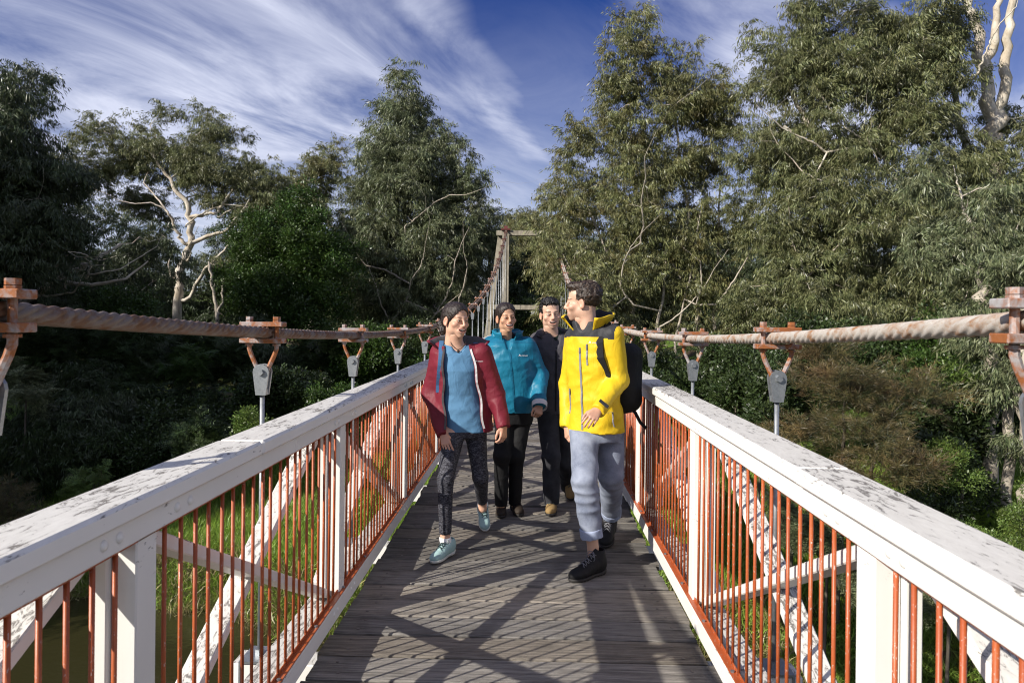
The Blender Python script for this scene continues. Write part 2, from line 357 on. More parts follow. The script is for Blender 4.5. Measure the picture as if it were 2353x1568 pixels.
def pin_plate():
    mb = MB(); pr = []
    for k in range(9):
        a = math.pi * k / 8; pr.append((0.042 * math.cos(a), 0.042 * math.sin(a) - 0.205))
    pr += [(-0.026, -0.325), (0.026, -0.325)]
    for yy in (-0.021, 0.021):
        v = [(x, yy - 0.006, z) for x, z in pr] + [(x, yy + 0.006, z) for x, z in pr]; n = len(pr)
        mb.add(v, [tuple(range(n - 1, -1, -1)), tuple(range(n, 2 * n))] + [(k, (k + 1) % n, n + (k + 1) % n, n + k) for k in range(n)][::1])
    mb.box((0, 0, -0.31), (0.025, 0.0155, 0.0145)); return mb.mesh('pin_plate', M_GALV)
pin_m = pin_plate()
pb_m = MB().tube([(0, -0.042, -0.205), (0, 0.042, -0.205)], 0.018, 6).mesh('pin_bolt', M_GALV)
brk = MB().box((0, 0, -0.19), (0.075, 0.085, 0.006)).box((-0.07, 0, -0.27), (0.006, 0.085, 0.08)).box((0.07, 0, -0.27), (0.006, 0.085, 0.08))
brk = brk.tube([(0, 0, -.185), (0, 0, -.155)], 0.024, 6).tube([(-.09, 0.04, -.26), (-.06, 0.04, -.26)], .016, 6).mesh('bracket', M_GALV)
for s in (-1, 1):
    for y in PY:
        z = cable_z(y); tilt = math.atan(2 * 0.00557 * (y - 7.2))
        L_ = z - 0.32 + 0.16
        h = empty('hanger', (s * 1.332, y, z), bridge)
        rodm = MB().tube([(0, 0, -0.30), (0, 0, -z - 0.155)], 0.0125, 10 if y < 12 else 6).mesh('rod', M_GALV, True)
        if y < 15:
            meshobj('clamp_plate', plate_m, h, (0, 0, 0.043)); meshobj('clamp_plate', plate_m, h, (0, 0, -0.043))
            for t in (-1, 1): meshobj('clamp_bolt', boltm, h, (t * 0.072, 0, 0), (0, 0, rnd.random() * 3))
            meshobj('yoke', yoke_m, h); p_ = meshobj('pin_plate', pin_m, h); meshobj('pin_bolt', pb_m, h)
            meshobj('rod', rodm, h); meshobj('bracket', brk, h, (0, 0, -z))
        else:
            cm = MB().box((0, 0, 0.043), (0.112, 0.036, 0.0125)).box((0, 0, -0.043), (0.112, 0.036, 0.0125))
            for t in (-1, 1): cm.tube([(t * .072, 0, -.06), (t * .072, 0, .083)], .017, 6).tube([(t * .072, 0, -.06), (0, 0, -.21)], .0125, 5)
            cm.build('clamp', M_RUST if y < 29 else M_SADDLE, h); meshobj('pin_plate', pin_m, h); meshobj('rod', rodm, h)
# ---- the timber portal at the far end
tw = tag(empty('portal_tower', (0, TOWER_Y, 0), bridge), 'grey timber portal frame at the far end')
for s in (-1, 1):
    mb = MB()
    for j, dx in enumerate((-0.125, 0.0, 0.125)): mb.box((s * 1.36 + dx, (0.0, -.03, 0.0)[j], 1.6), (0.0595, 0.16, 4.5), bev=0.008)
    mb.build('tower_post', M_TIMBER, tw)
    MB().bar((s * 1.66, 0.34, 6.05), (s * 2.75, 0.34, -2.6), 0.30, 0.26, bev=0.01).build('tower_brace', M_TIMBER, tw)
    mb = MB().box((s * 1.36, 0, 6.42), (0.26, 0.28, 0.05), bev=0.01)
    mb.tube([(s * 1.36 - .1, 0, 6.47 + .0), (s * 1.36 + .1, 0, 6.47)], 0.17, 14); mb.build('cable_saddle', M_SADDLE, tw)
MB().box((0, 0, 6.235), (1.86, 0.15, 0.13), bev=0.012).build('top_beam', M_TIMBER, tw)
MB().box((0, -0.235, 2.20), (2.30, 0.06, 0.125), bev=0.012).build('lower_beam', M_TIMBER, tw)
sg = MB().box((0.35, -0.24, 1.93), (0.29, 0.012, 0.075), bev=0.003).box((0.15, -0.235, 2.04), (0.012, 0.01, 0.05)).box((0.55, -0.235, 2.04), (0.012, 0.01, 0.05)).build('sign_plate', M_SIGN, tw)
# ================================================================ ground, river
def sstep(a, b, x): t = np.clip((x - a) / (b - a), 0, 1); return t * t * (3 - 2 * t)
def vnoise(p, seed=0):
    """smooth value noise, p (...,3)"""
    g = np.random.default_rng(seed).random((32, 32, 32)).astype(np.float32)
    i = np.floor(p).astype(int); f = p - i; f = f * f * (3 - 2 * f); i &= 31; j = (i + 1) & 31
    x0, y0, z0 = i[..., 0], i[..., 1], i[..., 2]; x1, y1, z1 = j[..., 0], j[..., 1], j[..., 2]; fx, fy, fz = f[..., 0], f[..., 1], f[..., 2]
    a = g[x0, y0, z0] * (1 - fx) + g[x1, y0, z0] * fx; b = g[x0, y1, z0] * (1 - fx) + g[x1, y1, z0] * fx
    c = g[x0, y0, z1] * (1 - fx) + g[x1, y0, z1] * fx; d = g[x0, y1, z1] * (1 - fx) + g[x1, y1, z1] * fx
    return (a * (1 - fy) + b * fy) * (1 - fz) + (c * (1 - fy) + d * fy) * fz
WATER = -5.5
def bank_edge(x): return 14.6 - 0.17 * np.clip(x, -30, 14) + 0.5 * np.sin(x * 0.5) + 0.25 * np.sin(x * 1.7 + 1)
def ground_z(x, y):
    x = np.asarray(x, float); y = np.asarray(y, float); t = y - bank_edge(x)
    near = -14.0 - y                                             # the bank behind the camera
    z = -7.2 + 1.5 * sstep(-2.2, 0.0, t) + 1.25 * sstep(-0.15, 1.3, t)
    ax = np.exp(-(x / 7.0) ** 2); rt = sstep(4, 11, x)
    z = z + sstep(1, 22, t) * (1.3 + 3.1 * ax + 1.4 * rt) + rt * 1.6 * sstep(0.2, 4.0, t)
    z = z + 7.0 * sstep(30, 110, t) + 12 * sstep(90, 400, t)
    z = z + sstep(0, 4, near) * 6.5 + 6 * sstep(20, 120, near)
    z = z + 0.22 * (vnoise(np.stack([x * .35, y * .35, 0 * x], -1), 3) - .5) * sstep(0, 2, t)
    return z
xs = np.concatenate([np.linspace(-900, -60, 24)[:-1], np.linspace(-60, 60, 241), np.linspace(60, 900, 24)[1:]])
ys = np.concatenate([np.linspace(-500, -30, 16)[:-1], np.linspace(-30, 8, 39)[:-1], np.linspace(8, 60, 209), np.linspace(60, 1500, 40)[1:]])
gx, gy = np.meshgrid(xs, ys); gz = ground_z(gx, gy); idx = np.arange(gx.size).reshape(gx.shape)
gf = np.stack([idx[:-1, :-1], idx[:-1, 1:], idx[1:, 1:], idx[1:, :-1]], -1).reshape(-1, 4)
def ground_mat():
    t = NT('bank_soil_and_litter'); w = t.co('World'); n = t.noise(w, 0.5, 6); n2 = t.noise(w, 6, 6, 0.65); n3 = t.noise(w, 40, 4)
    c = t.mix(t.ramp(n2, .35, .65), (0.045, 0.035, 0.022), (0.13, 0.095, 0.06)); g = t.mix(n3, (0.06, 0.11, 0.016), (0.13, 0.21, 0.035))
    c = t.mix(t.ramp(n, 0.38, 0.56), c, g); t.bump(n3, 0.6, 0.05); return t.fin(c, 0.95, 0, 0.1)
M_GROUND = ground_mat()
tag(meshobj('ground', pymesh('ground', np.stack([gx, gy, gz], -1), gf, M_GROUND, True)), 'river bank and valley floor of soil, litter and grass', kind='structure')
def water_mat():
    t = NT('still_brown_green_water'); w = t.co('World', (1, 1.6, 1)); n = t.noise(w, 2.2, 4, 0.55, 0.6); n2 = t.noise(w, 9, 3)
    t.bump(t.math('ADD', n, t.math('MULTIPLY', n2, 0.5)), 0.16, 0.05); return t.fin((0.030, 0.028, 0.011), 0.05, 0, 0.5)
M_WATER = water_mat()
wv = [(-900, -30, WATER), (900, -30, WATER), (900, 30, WATER), (-900, 30, WATER)]
tag(meshobj('river', pymesh('river', wv, [(0, 1, 2, 3)], M_WATER)), 'still brown-green river under the bridge', kind='structure')

# ================================================================ foliage kit
def leaf_mat(name, a, b, trans=0.22, rough=0.42, third=None):
    t = NT(name); r = t.rand(); at_ = t.n('ShaderNodeAttribute'); at_.attribute_name = 'shade'
    c = t.mix(at_.outputs['Fac'], a, b)
    if third: c = t.mix(t.ramp(t.noise(t.co('World'), 1.1, 3), 0.52, 0.68, 0, 0.75), c, third)
    hs = t.n('ShaderNodeHueSaturation'); t.l(t.ramp(r, 0, 1, 0.72, 1.28), hs.inputs['Value']); t.l(t.ramp(r, 0, 1, 0.485, 0.515), hs.inputs['Hue']); t.l(c, hs.inputs['Color'])
    t.fin(hs.outputs[0], rough, 0, 0.5)
    tr = t.n('ShaderNodeBsdfTranslucent'); t.l(hs.outputs[0], tr.inputs['Color']); ms = t.n('ShaderNodeMixShader'); ms.inputs[0].default_value = trans
    t.l(t.b.outputs[0], ms.inputs[1]); t.l(tr.outputs[0], ms.inputs[2]); t.l(ms.outputs[0], t.o.inputs[0]); return t.m
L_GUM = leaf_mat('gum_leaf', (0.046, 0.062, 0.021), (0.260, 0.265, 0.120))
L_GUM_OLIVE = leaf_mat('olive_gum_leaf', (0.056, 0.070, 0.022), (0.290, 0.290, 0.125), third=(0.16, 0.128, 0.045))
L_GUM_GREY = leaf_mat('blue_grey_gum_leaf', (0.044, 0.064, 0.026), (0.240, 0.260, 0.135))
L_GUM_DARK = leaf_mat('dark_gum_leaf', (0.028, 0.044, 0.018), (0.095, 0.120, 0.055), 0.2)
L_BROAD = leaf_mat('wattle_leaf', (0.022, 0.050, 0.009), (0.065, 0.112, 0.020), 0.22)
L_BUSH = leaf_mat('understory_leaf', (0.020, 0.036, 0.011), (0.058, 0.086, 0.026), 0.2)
L_LIGHT = leaf_mat('fresh_green_leaf', (0.070, 0.115, 0.022), (0.145, 0.205, 0.045), 0.3)
L_FEATHER = leaf_mat('rusty_casuarina_needle', (0.026, 0.040, 0.014), (0.150, 0.115, 0.050), 0.15, third=(0.22, 0.135, 0.062))
L_GRASS = leaf_mat('grass_blade', (0.130, 0.225, 0.022), (0.330, 0.460, 0.080), 0.3)
L_STRAW = leaf_mat('straw_blade', (0.16, 0.15, 0.05), (0.34, 0.29, 0.14), 0.2)
def bark_mat(name, a, b, dark, scale=3.0):
    t = NT(name); w = t.co('World', (1, 1, 0.35)); n = t.noise(w, scale, 6, 0.6, 0.8); n2 = t.noise(w, scale * 6, 5, 0.65)
    c = t.mix(t.ramp(n, .38, .62), a, b); c = t.mix(t.ramp(n2, .52, .75, 0, .75), c, dark); t.bump(n2, 0.4, 0.02); return t.fin(c, 0.8, 0, 0.2)
B_WHITE = bark_mat('pale_gum_bark', (0.40, 0.34, 0.26), (0.60, 0.55, 0.47), (0.16, 0.12, 0.085), 2.2)
B_GREY = bark_mat('grey_gum_bark', (0.30, 0.26, 0.21), (0.48, 0.43, 0.36), (0.13, 0.10, 0.075))
B_DARK = bark_mat('dark_bark', (0.08, 0.066, 0.05), (0.15, 0.13, 0.10), (0.04, 0.03, 0.025))
def spray(kind, seed):
    """a twig's worth of leaves about 1 unit across; hangs along -z, grows out along +x"""
    r = random.Random(seed); V = []; F = []; S = []
    def leaf(p, d, w, ln, nrm, bend, sh):
        d = d.normalized(); sd = d.cross(nrm)
        if sd.length < 1e-3: sd = d.orthogonal()
        sd.normalize(); up = sd.cross(d); b = len(V)
        m = p + d * ln * 0.45 + up * bend * ln * 0.25; e = p + d * ln + up * bend * ln * 0.1
        V.extend([p, m + sd * w / 2, e, m - sd * w / 2]); F.append((b, b + 1, b + 2, b + 3)); S.extend([sh] * 4)
    rv = lambda k=1.0: Vector((r.gauss(0, k), r.gauss(0, k), r.gauss(0, k)))
    if kind == 'gum':
        for tw in range(6):
            az = r.uniform(-1.5, 1.5); L_ = r.uniform(.35, .85); o = Vector((math.cos(az), math.sin(az), r.uniform(.0, .7)))
            for k in range(14):
                u = .2 + .8 * (k + 1) / 14; p = o * L_ * u + Vector((0, 0, -0.55 * u * u * L_)) + rv(.03)
                d = Vector((o.x * .22, o.y * .22, -1)) + Vector((r.gauss(0, .34), r.gauss(0, .34), r.gauss(0, .25)))
                leaf(p, d, r.uniform(.024, .040), r.uniform(.13, .28), rv(), r.uniform(-.7, .7), r.random())
    elif kind == 'broad':
        for k in range(70):
            d = rv().normalized(); d.z = abs(d.z) * .8 + .1 if r.random() < .75 else d.z; p = d * r.uniform(.15, .5)
            leaf(p, d + rv(.5), r.uniform(.055, .085), r.uniform(.10, .17), Vector((0, 0, 1)) + rv(.4), r.uniform(-.3, .3), r.random())
    elif kind == 'fern':
        for tw in range(7):
            az = r.uniform(0, 6.28); o = Vector((math.cos(az), math.sin(az), r.uniform(-.1, .6))).normalized(); L_ = r.uniform(.4, .65); sd = o.cross(Vector((0, 0, 1))).normalized()
            for k in range(9):
                u = (k + 1) / 9; p = o * L_ * u + Vector((0, 0, -.3 * u * u * L_))
                for q in (-1, 1): leaf(p, o * .5 + sd * q + rv(.12), .03, .15 * (1.15 - u * .6), Vector((0, 0, 1)) + rv(.2), 0, r.random())
    elif kind == 'feather':
        for tw in range(6):
            az = r.uniform(-.9, .9); o = Vector((math.cos(az), math.sin(az), r.uniform(.1, .9))).normalized(); L_ = r.uniform(.5, .9)
            for k in range(30):
                u = (k + 2) / 32; p = o * L_ * u + Vector((0, 0, -.25 * u * u * L_))
                leaf(p, o * 1.2 + rv(.6) + Vector((0, 0, -.15)), r.uniform(.008, .014), r.uniform(.12, .26), rv(), r.uniform(-.3, .3), r.random() ** (0.6 if u > .5 else 2))
    elif kind == 'grass':
        for k in range(44):
            a = r.uniform(0, 6.28); p = Vector((math.cos(a), math.sin(a), 0)) * r.uniform(0, .34)
            leaf(p, Vector((r.gauss(0, .75), r.gauss(0, .75), 1)), r.uniform(.016, .030), r.uniform(.25, .60), rv(), r.uniform(-1.6, 1.6), r.random())
    me = pymesh('spray_' + kind, [tuple(v) for v in V], np.array(F), L_GUM)
    a = me.attributes.new('shade', 'FLOAT', 'POINT'); a.data.foreach_set('value', np.array(S, dtype=np.float32)); return me
SPRAY = {k: [bpy.data.objects.new(f'{k}_twig', spray(k, 11 * i + 5)) for i in range(3)] for k in ('gum', 'broad', 'fern', 'feather', 'grass')}
def scatter_group(kind, mat):
    g = bpy.data.node_groups.new('leafy_' + kind, 'GeometryNodeTree')
    g.interface.new_socket('Geometry', in_out='INPUT', socket_type='NodeSocketGeometry'); g.interface.new_socket('Geometry', in_out='OUTPUT', socket_type='NodeSocketGeometry')
    N = g.nodes; i_ = N.new('NodeGroupInput'); o_ = N.new('NodeGroupOutput'); jn = N.new('GeometryNodeJoinGeometry')
    def attr(nm, ty): n = N.new('GeometryNodeInputNamedAttribute'); n.data_type = ty; n.inputs['Name'].default_value = nm; return n.outputs['Attribute']
    for k, ob in enumerate(SPRAY[kind]):
        cmp_ = N.new('FunctionNodeCompare'); cmp_.data_type = 'INT'; cmp_.operation = 'EQUAL'; cmp_.inputs[3].default_value = k; g.links.new(attr('pick', 'INT'), cmp_.inputs[2])
        oi = N.new('GeometryNodeObjectInfo'); oi.inputs['Object'].default_value = ob; oi.inputs['As Instance'].default_value = False
        sm = N.new('GeometryNodeSetMaterial'); sm.inputs['Material'].default_value = mat; g.links.new(oi.outputs['Geometry'], sm.inputs[0])
        ip = N.new('GeometryNodeInstanceOnPoints'); g.links.new(i_.outputs[0], ip.inputs['Points']); g.links.new(cmp_.outputs[0], ip.inputs['Selection']); g.links.new(sm.outputs[0], ip.inputs['Instance'])
        g.links.new(attr('rot', 'FLOAT_VECTOR'), ip.inputs['Rotation']); g.links.new(attr('scl', 'FLOAT'), ip.inputs['Scale']); g.links.new(ip.outputs[0], jn.inputs[0])
    g.links.new(jn.outputs[0], o_.inputs[0]); return g
_groups = {}
def scatter(name, pts, rot, scl, kind, mat, parent=None):
    me = bpy.data.meshes.new(name); n = len(pts); me.vertices.add(n); me.vertices.foreach_set('co', np.asarray(pts, np.float32).ravel())
    for nm, ty, key, arr in (('rot', 'FLOAT_VECTOR', 'vector', np.asarray(rot, np.float32)), ('scl', 'FLOAT', 'value', np.asarray(scl, np.float32)), ('pick', 'INT', 'value', rng.integers(0, 3, n).astype(np.int32))):
        a = me.attributes.new(nm, ty, 'POINT'); a.data.foreach_set(key, arr.ravel())
    me.materials.append(mat)
    o = meshobj(name, me, parent); k = (kind, mat.name)
    if k not in _groups: _groups[k] = scatter_group(kind, mat)
    md = o.modifiers.new('leaves', 'NODES'); md.node_group = _groups[k]; o['kind'] = 'stuff'; return o
def blob_sprays(blobs, clump_d, per, clump_r, size, kind, flat=0.6, shell=0.62):
    """clump centres through the crown's blobs, then twigs round each centre"""
    C = []
    for c, r in blobs:
        c = np.array(c, float); r = np.array(r if hasattr(r, '__len__') else (r, r, r), float)
        n = max(3, int(clump_d * (r[0] * r[1] * r[2]) ** (2 / 3)))
        d = rng.normal(size=(n, 3)); d /= np.linalg.norm(d, axis=1)[:, None]; u = shell + (1 - shell) * rng.random(n) ** 0.7
        u[rng.random(n) < .16] *= 0.55
        C.append(c + d * r * u[:, None])
    C = np.concatenate(C); n = len(C) * per
    cc = np.repeat(C, per, 0); d = rng.normal(size=(n, 3)); d /= np.linalg.norm(d, axis=1)[:, None]
    rad = clump_r * rng.uniform(.25, 1.0, n) * np.repeat(rng.uniform(.6, 1.35, len(C)), per)
    off = d * rad[:, None]; off[:, 2] *= flat
    if kind == 'gum': q = rng.random(n) ** .8; off[:, :2] *= .85; off[:, 2] = np.repeat(rng.uniform(.7, 1.3, len(C)), per) * clump_r * (.45 - 1.55 * q) * flat
    p = cc + off
    az = np.arctan2(d[:, 1], d[:, 0]) + rng.normal(0, .5, n)
    rot = np.stack([rng.normal(0, .35, n), rng.normal(0, .40, n), az], -1)
    return C, p, rot, size * rng.uniform(.55, 1.35, n)
def branches(name, trunk, tips, mat, parent, twig=0.012, seed=1, exp=0.47):
    """trunk: list of polylines [(x,y,z,r)...]; tips joined to the nearest wood, thicker where more twigs meet"""
    pos = []; par = []; fixed = []; r_ = random.Random(seed)
    for ln in trunk:
        best = -1
        if pos:
            q = Vector(ln[0][:3]); best = min(range(len(pos)), key=lambda k: (pos[k] - q).length)
        for a in range(len(ln)):
            n = 1 if a == 0 else 6
            for j in range(1, n + 1):
                t = 1 if a == 0 else j / n; p0 = ln[a - 1] if a else ln[0]; p = Vector(ln[a][:3]) * t + Vector(p0[:3]) * (1 - t); rr = ln[a][3] * t + p0[3] * (1 - t)
                if 0 < a and j < n: p = p + Vector((r_.gauss(0, rr * .55), r_.gauss(0, rr * .55), r_.gauss(0, rr * .3)))
                pos.append(p); par.append(best); fixed.append(rr); best = len(pos) - 1
    base = np.array([tuple(p) for p in pos])
    dd = [np.min(np.linalg.norm(base - np.array(t), axis=1)) for t in tips]
    P_ = np.zeros((len(pos) + 5 * len(tips), 3)); P_[:len(pos)] = base; n_ = len(pos)
    for k in np.argsort(dd):
        t = np.array(tips[k]); q = P_[:n_]; v = t - q; dist = np.linalg.norm(v, axis=1); cost = dist + np.maximum(0, q[:, 2] - t[2] + 0.25 * dist) * 1.4
        b = int(np.argmin(cost)); s = q[b]; L_ = dist[b]
        if L_ < .15: continue
        m = (s + t) / 2 + np.array([r_.gauss(0, .1), r_.gauss(0, .1), 0.10]) * L_
        for u in (.25, .5, .75, 1.0):
            p = s * (1 - u) ** 2 + 2 * m * u * (1 - u) + t * u * u + (np.array([r_.gauss(0, .035), r_.gauss(0, .035), r_.gauss(0, .03)]) * L_ if u < 1 else 0)
            P_[n_] = p; pos.append(Vector(p)); par.append(b); fixed.append(None); b = n_; n_ += 1
    cnt = [0] * n_; kids = [[] for _ in range(n_)]
    for k in range(n_ - 1, -1, -1):
        cnt[k] = max(1, cnt[k])
        if par[k] >= 0: cnt[par[k]] += cnt[k]; kids[par[k]].append(k)
    rad = [fixed[k] if fixed[k] is not None else twig * cnt[k] ** exp for k in range(n_)]
    for k in range(n_):
        if fixed[k] is None and par[k] >= 0: rad[k] = min(rad[k], rad[par[k]] * .95)
    mb = MB(); done = set()
    starts = [k for k in range(n_) if par[k] < 0]
    stack = [(None, k) for k in starts]
    while stack:
        pr, k = stack.pop(); ch = [] if pr is None else [pr]; cur = k
        while True:
            ch.append(cur)
            if not kids[cur]: break
            ks = sorted(kids[cur], key=lambda q: -rad[q])
            for q in ks[1:]: stack.append((cur, q))
            cur = ks[0]
        if len(ch) < 2: continue
        rr = [rad[q] for q in ch]
        if pr is not None: rr[0] = rr[1]
        mb.tube([pos[q] for q in ch], rr, 9 if max(rr) > .08 else 5, cap=False)
    return mb.build(name, mat, parent, smooth=True)
# ================================================================ trees and shrubs
def B(x, y, Y, r):            # a lump of crown seen at picture x, y, Y metres away; r in picture units at that depth, or (rx, ry, rz)
    k = Y / 1568; r = r if hasattr(r, '__len__') else (r, r * .9, r)
    return tuple(at(x, y, Y)), tuple(q * k for q in r)
def TP(x, y, Y, r): p = at(x, y, Y); return (p.x, p.y, p.z, r)
def gz1(x, y): return float(ground_z(np.array([x]), np.array([y]))[0])
def tree(name, label, blobs, trunk, leaf, bark, kind='gum', d=7.0, per=13, cr=0.95, size=0.95, flat=.75, twig=.012, shell=.62, group='gum trees along the far bank', cat='tree'):
    x, y, z = trunk[0][0][:3]
    t = tag(empty(name, (0, 0, 0)), label, cat, group)
    C, p, rot, s = blob_sprays(blobs, d, per, cr, size, kind, flat, shell)
    scatter('crown', p, rot, s, kind, leaf, t)
    branches('trunk', trunk, [tuple(c) for c in C], bark, t, twig)
    return t
def stem(x, y, Y, r, *more):   # a trunk from the ground under picture point x, y up through it and on
    p = at(x, y, Y); g = gz1(p.x, p.y) - .3
    return [(p.x - .1, p.y, g, r * 1.25), (p.x, p.y, p.z, r)] + [TP(*m) for m in more]

def crook(p, d, L, r, depth, seed):
    """a bare crooked bough with finer ones off it"""
    q = random.Random(seed); p = Vector(p[:3]); d = Vector(d).normalized(); out = []; ln = [(p.x, p.y, p.z, r)]; n = 5
    for i in range(n):
        d = (d + Vector((q.gauss(0, .38), q.gauss(0, .25), q.gauss(0.06, .30)))).normalized(); p = p + d * L / n; rr = r * (1 - .8 * (i + 1) / n); ln.append((p.x, p.y, p.z, rr))
        if depth and i > 0 and q.random() < .8: out += crook(p, d + Vector((q.gauss(0, .9), q.gauss(0, .4), q.gauss(.2, .7))), L * q.uniform(.4, .65), rr * .6, depth - 1, q.random())
    return [ln] + out
ORD = 'first second third fourth fifth sixth seventh eighth ninth tenth eleventh twelfth thirteenth fourteenth'.split()
def ordered(spots, text, row=lambda q: ''):
    """a label for each spot: its order from the left within its row"""
    out = {}
    for q in spots:
        same = sorted((w for w in spots if row(w) == row(q)), key=lambda w: (w[0] - 1219) * w[2] * 0 + w[0]); out[q] = text.format(ORD[same.index(q)], row(q))
    return out
# --- left
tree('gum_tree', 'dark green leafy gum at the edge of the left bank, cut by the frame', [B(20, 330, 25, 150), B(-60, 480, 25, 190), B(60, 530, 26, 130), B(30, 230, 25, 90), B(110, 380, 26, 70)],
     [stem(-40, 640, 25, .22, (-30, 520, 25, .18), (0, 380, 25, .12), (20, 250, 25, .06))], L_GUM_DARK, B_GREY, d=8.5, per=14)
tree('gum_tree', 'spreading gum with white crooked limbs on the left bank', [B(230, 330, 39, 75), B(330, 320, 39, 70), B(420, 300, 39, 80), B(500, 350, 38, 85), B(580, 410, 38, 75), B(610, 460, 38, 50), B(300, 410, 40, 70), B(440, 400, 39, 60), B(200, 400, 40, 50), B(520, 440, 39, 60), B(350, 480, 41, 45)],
     [stem(408, 690, 38, .24, (412, 620, 38, .22), (440, 545, 38, .18), (432, 470, 38, .14), (380, 400, 38, .09), (345, 340, 38, .04)),
      [TP(436, 560, 38, .12), TP(470, 545, 37.7, .11), TP(520, 530, 37.5, .09), TP(560, 480, 37.5, .06), TP(590, 430, 38, .03)],
      [TP(433, 500, 38, .10), TP(470, 492, 37.8, .09), TP(500, 490, 37.6, .08), TP(520, 455, 37.6, .06), TP(545, 420, 38, .03)],
      [TP(425, 560, 38, .10), TP(405, 530, 37.7, .085), TP(390, 495, 37.5, .07), TP(372, 470, 37.5, .05), TP(330, 420, 38, .03)],
      [TP(425, 690, 38, .12), TP(470, 620, 37.3, .09), TP(500, 590, 37.2, .07), TP(545, 545, 37, .04)]]
     + crook(TP(425, 520, 37.8, 0), (.5, -.3, .6), 4.5, .05, 2, 3) + crook(TP(380, 480, 37.5, 0), (-.8, -.2, .3), 4, .05, 2, 5) + crook(TP(500, 500, 37.5, 0), (.8, -.3, .3), 4.5, .05, 2, 8) + crook(TP(415, 650, 38, 0), (-.6, -.3, .4), 3.5, .05, 2, 9) + crook(TP(430, 600, 38, 0), (.7, -.4, .1), 3.5, .05, 2, 12),
     L_GUM, B_WHITE, d=6.0, per=14, cr=.85, size=.88, twig=.018)
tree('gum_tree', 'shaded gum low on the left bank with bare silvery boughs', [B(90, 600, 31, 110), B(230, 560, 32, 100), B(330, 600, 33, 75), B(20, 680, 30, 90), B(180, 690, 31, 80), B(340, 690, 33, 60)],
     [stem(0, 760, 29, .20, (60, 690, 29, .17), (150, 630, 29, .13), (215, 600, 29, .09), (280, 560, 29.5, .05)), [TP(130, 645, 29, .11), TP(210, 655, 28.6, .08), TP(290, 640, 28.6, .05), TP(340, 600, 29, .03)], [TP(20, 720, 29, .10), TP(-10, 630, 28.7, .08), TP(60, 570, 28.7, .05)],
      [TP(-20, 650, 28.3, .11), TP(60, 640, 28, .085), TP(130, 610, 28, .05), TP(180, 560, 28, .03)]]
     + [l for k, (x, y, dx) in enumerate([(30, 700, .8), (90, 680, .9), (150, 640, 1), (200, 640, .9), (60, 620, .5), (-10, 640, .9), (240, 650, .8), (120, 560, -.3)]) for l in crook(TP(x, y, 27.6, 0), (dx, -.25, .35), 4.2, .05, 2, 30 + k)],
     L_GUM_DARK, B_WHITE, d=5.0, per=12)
tree('wattle_tree', 'dense rounded bright green wattle beside the white-limbed gum', [B(600, 580, 35, 85), B(680, 560, 35, 90), B(740, 620, 35, 80), B(620, 680, 34, 90), B(720, 720, 34, 85), B(560, 660, 35, 60), B(690, 480, 36, 40)],
     [stem(650, 800, 35, .14, (655, 700, 35, .12), (660, 600, 35, .07))], L_BROAD, B_DARK, 'broad', d=11, per=11, cr=.75, size=.95, flat=.8, group=None)
tree('dead_tree', 'bare forked grey trunk standing in front of the wattle', [B(490, 600, 36, 18), B(515, 640, 36, 14)],
     [stem(500, 760, 33, .10, (498, 720, 33, .09), (488, 660, 33, .07), (480, 600, 33, .05)), [TP(499, 725, 33, .07), TP(512, 690, 33, .06), TP(515, 640, 33, .045)]], L_GUM, B_GREY, d=3, per=5, group=None)
tree('gum_tree', 'pale gum crowns far behind between wattle and pointed gum', [B(690, 440, 52, 50), B(740, 390, 52, 50), B(770, 360, 52, 35), B(700, 500, 52, 60), B(640, 470, 53, 40)],
     [stem(720, 640, 52, .2, (725, 500, 52, .14), (740, 400, 52, .07))], L_GUM_OLIVE, B_WHITE, d=7, per=11, cr=1.1, size=1.05)
tree('gum_tree', 'tall pointed blue-green gum left of the tower', [B(935, 205, 42.2, (45, 45, 60)), B(930, 290, 42.2, 75), B(880, 370, 42.2, 80), B(1000, 350, 42.2, 70), B(950, 430, 41.5, 110), B(840, 480, 42.2, 85), B(1055, 450, 42.2, 75), B(870, 590, 41.5, 105), B(1000, 570, 41.5, 110), B(1090, 560, 42.8, 60), B(840, 700, 41.5, 80), B(960, 700, 41.1, 110), B(1060, 680, 42.2, 75), B(900, 790, 41.5, 45)],
     [stem(905, 850, 42.2, .20, (915, 700, 42.2, .17), (930, 500, 42.2, .12), (935, 330, 42.2, .07), (937, 190, 42.2, .02)), [TP(912, 740, 42.2, .10), TP(860, 640, 41.5, .07), TP(835, 520, 41.5, .04)], [TP(914, 710, 42.2, .10), TP(985, 620, 41.5, .07), TP(1040, 500, 42.2, .04)], [TP(914, 690, 42.2, .08), TP(960, 560, 42.2, .06), TP(990, 400, 42.2, .03)],
      stem(935, 840, 42.8, .12, (940, 760, 42.8, .10), (1000, 640, 42.2, .05))]
     + [l for k, (x, y, dx, dz) in enumerate([(910, 780, -.6, .8), (915, 720, .6, .8), (920, 640, -.5, .9), (930, 520, .5, .9), (1000, 720, .5, .8), (860, 700, -.3, .9), (960, 780, .4, .9), (1040, 740, .2, .9)]) for l in crook(TP(x, y, 39.5, 0), (dx, -.2, dz), 5.5, .055, 2, 110 + k)],
     L_GUM_GREY, B_GREY, d=5.2, per=15, cr=.95, size=1.15, flat=1.05, twig=.016)
tree('pine_tree', 'small dark conifer tucked behind the pointed gum', [B(1125, 500, 47, 30), B(1120, 560, 47, 38), B(1122, 640, 47, 36), B(1105, 700, 47, 40)], [stem(1122, 760, 47, .15, (1124, 600, 47, .1), (1125, 480, 47, .03))], L_BROAD, B_DARK, 'fern', d=9, per=12, cr=.8, size=.9, group=None)
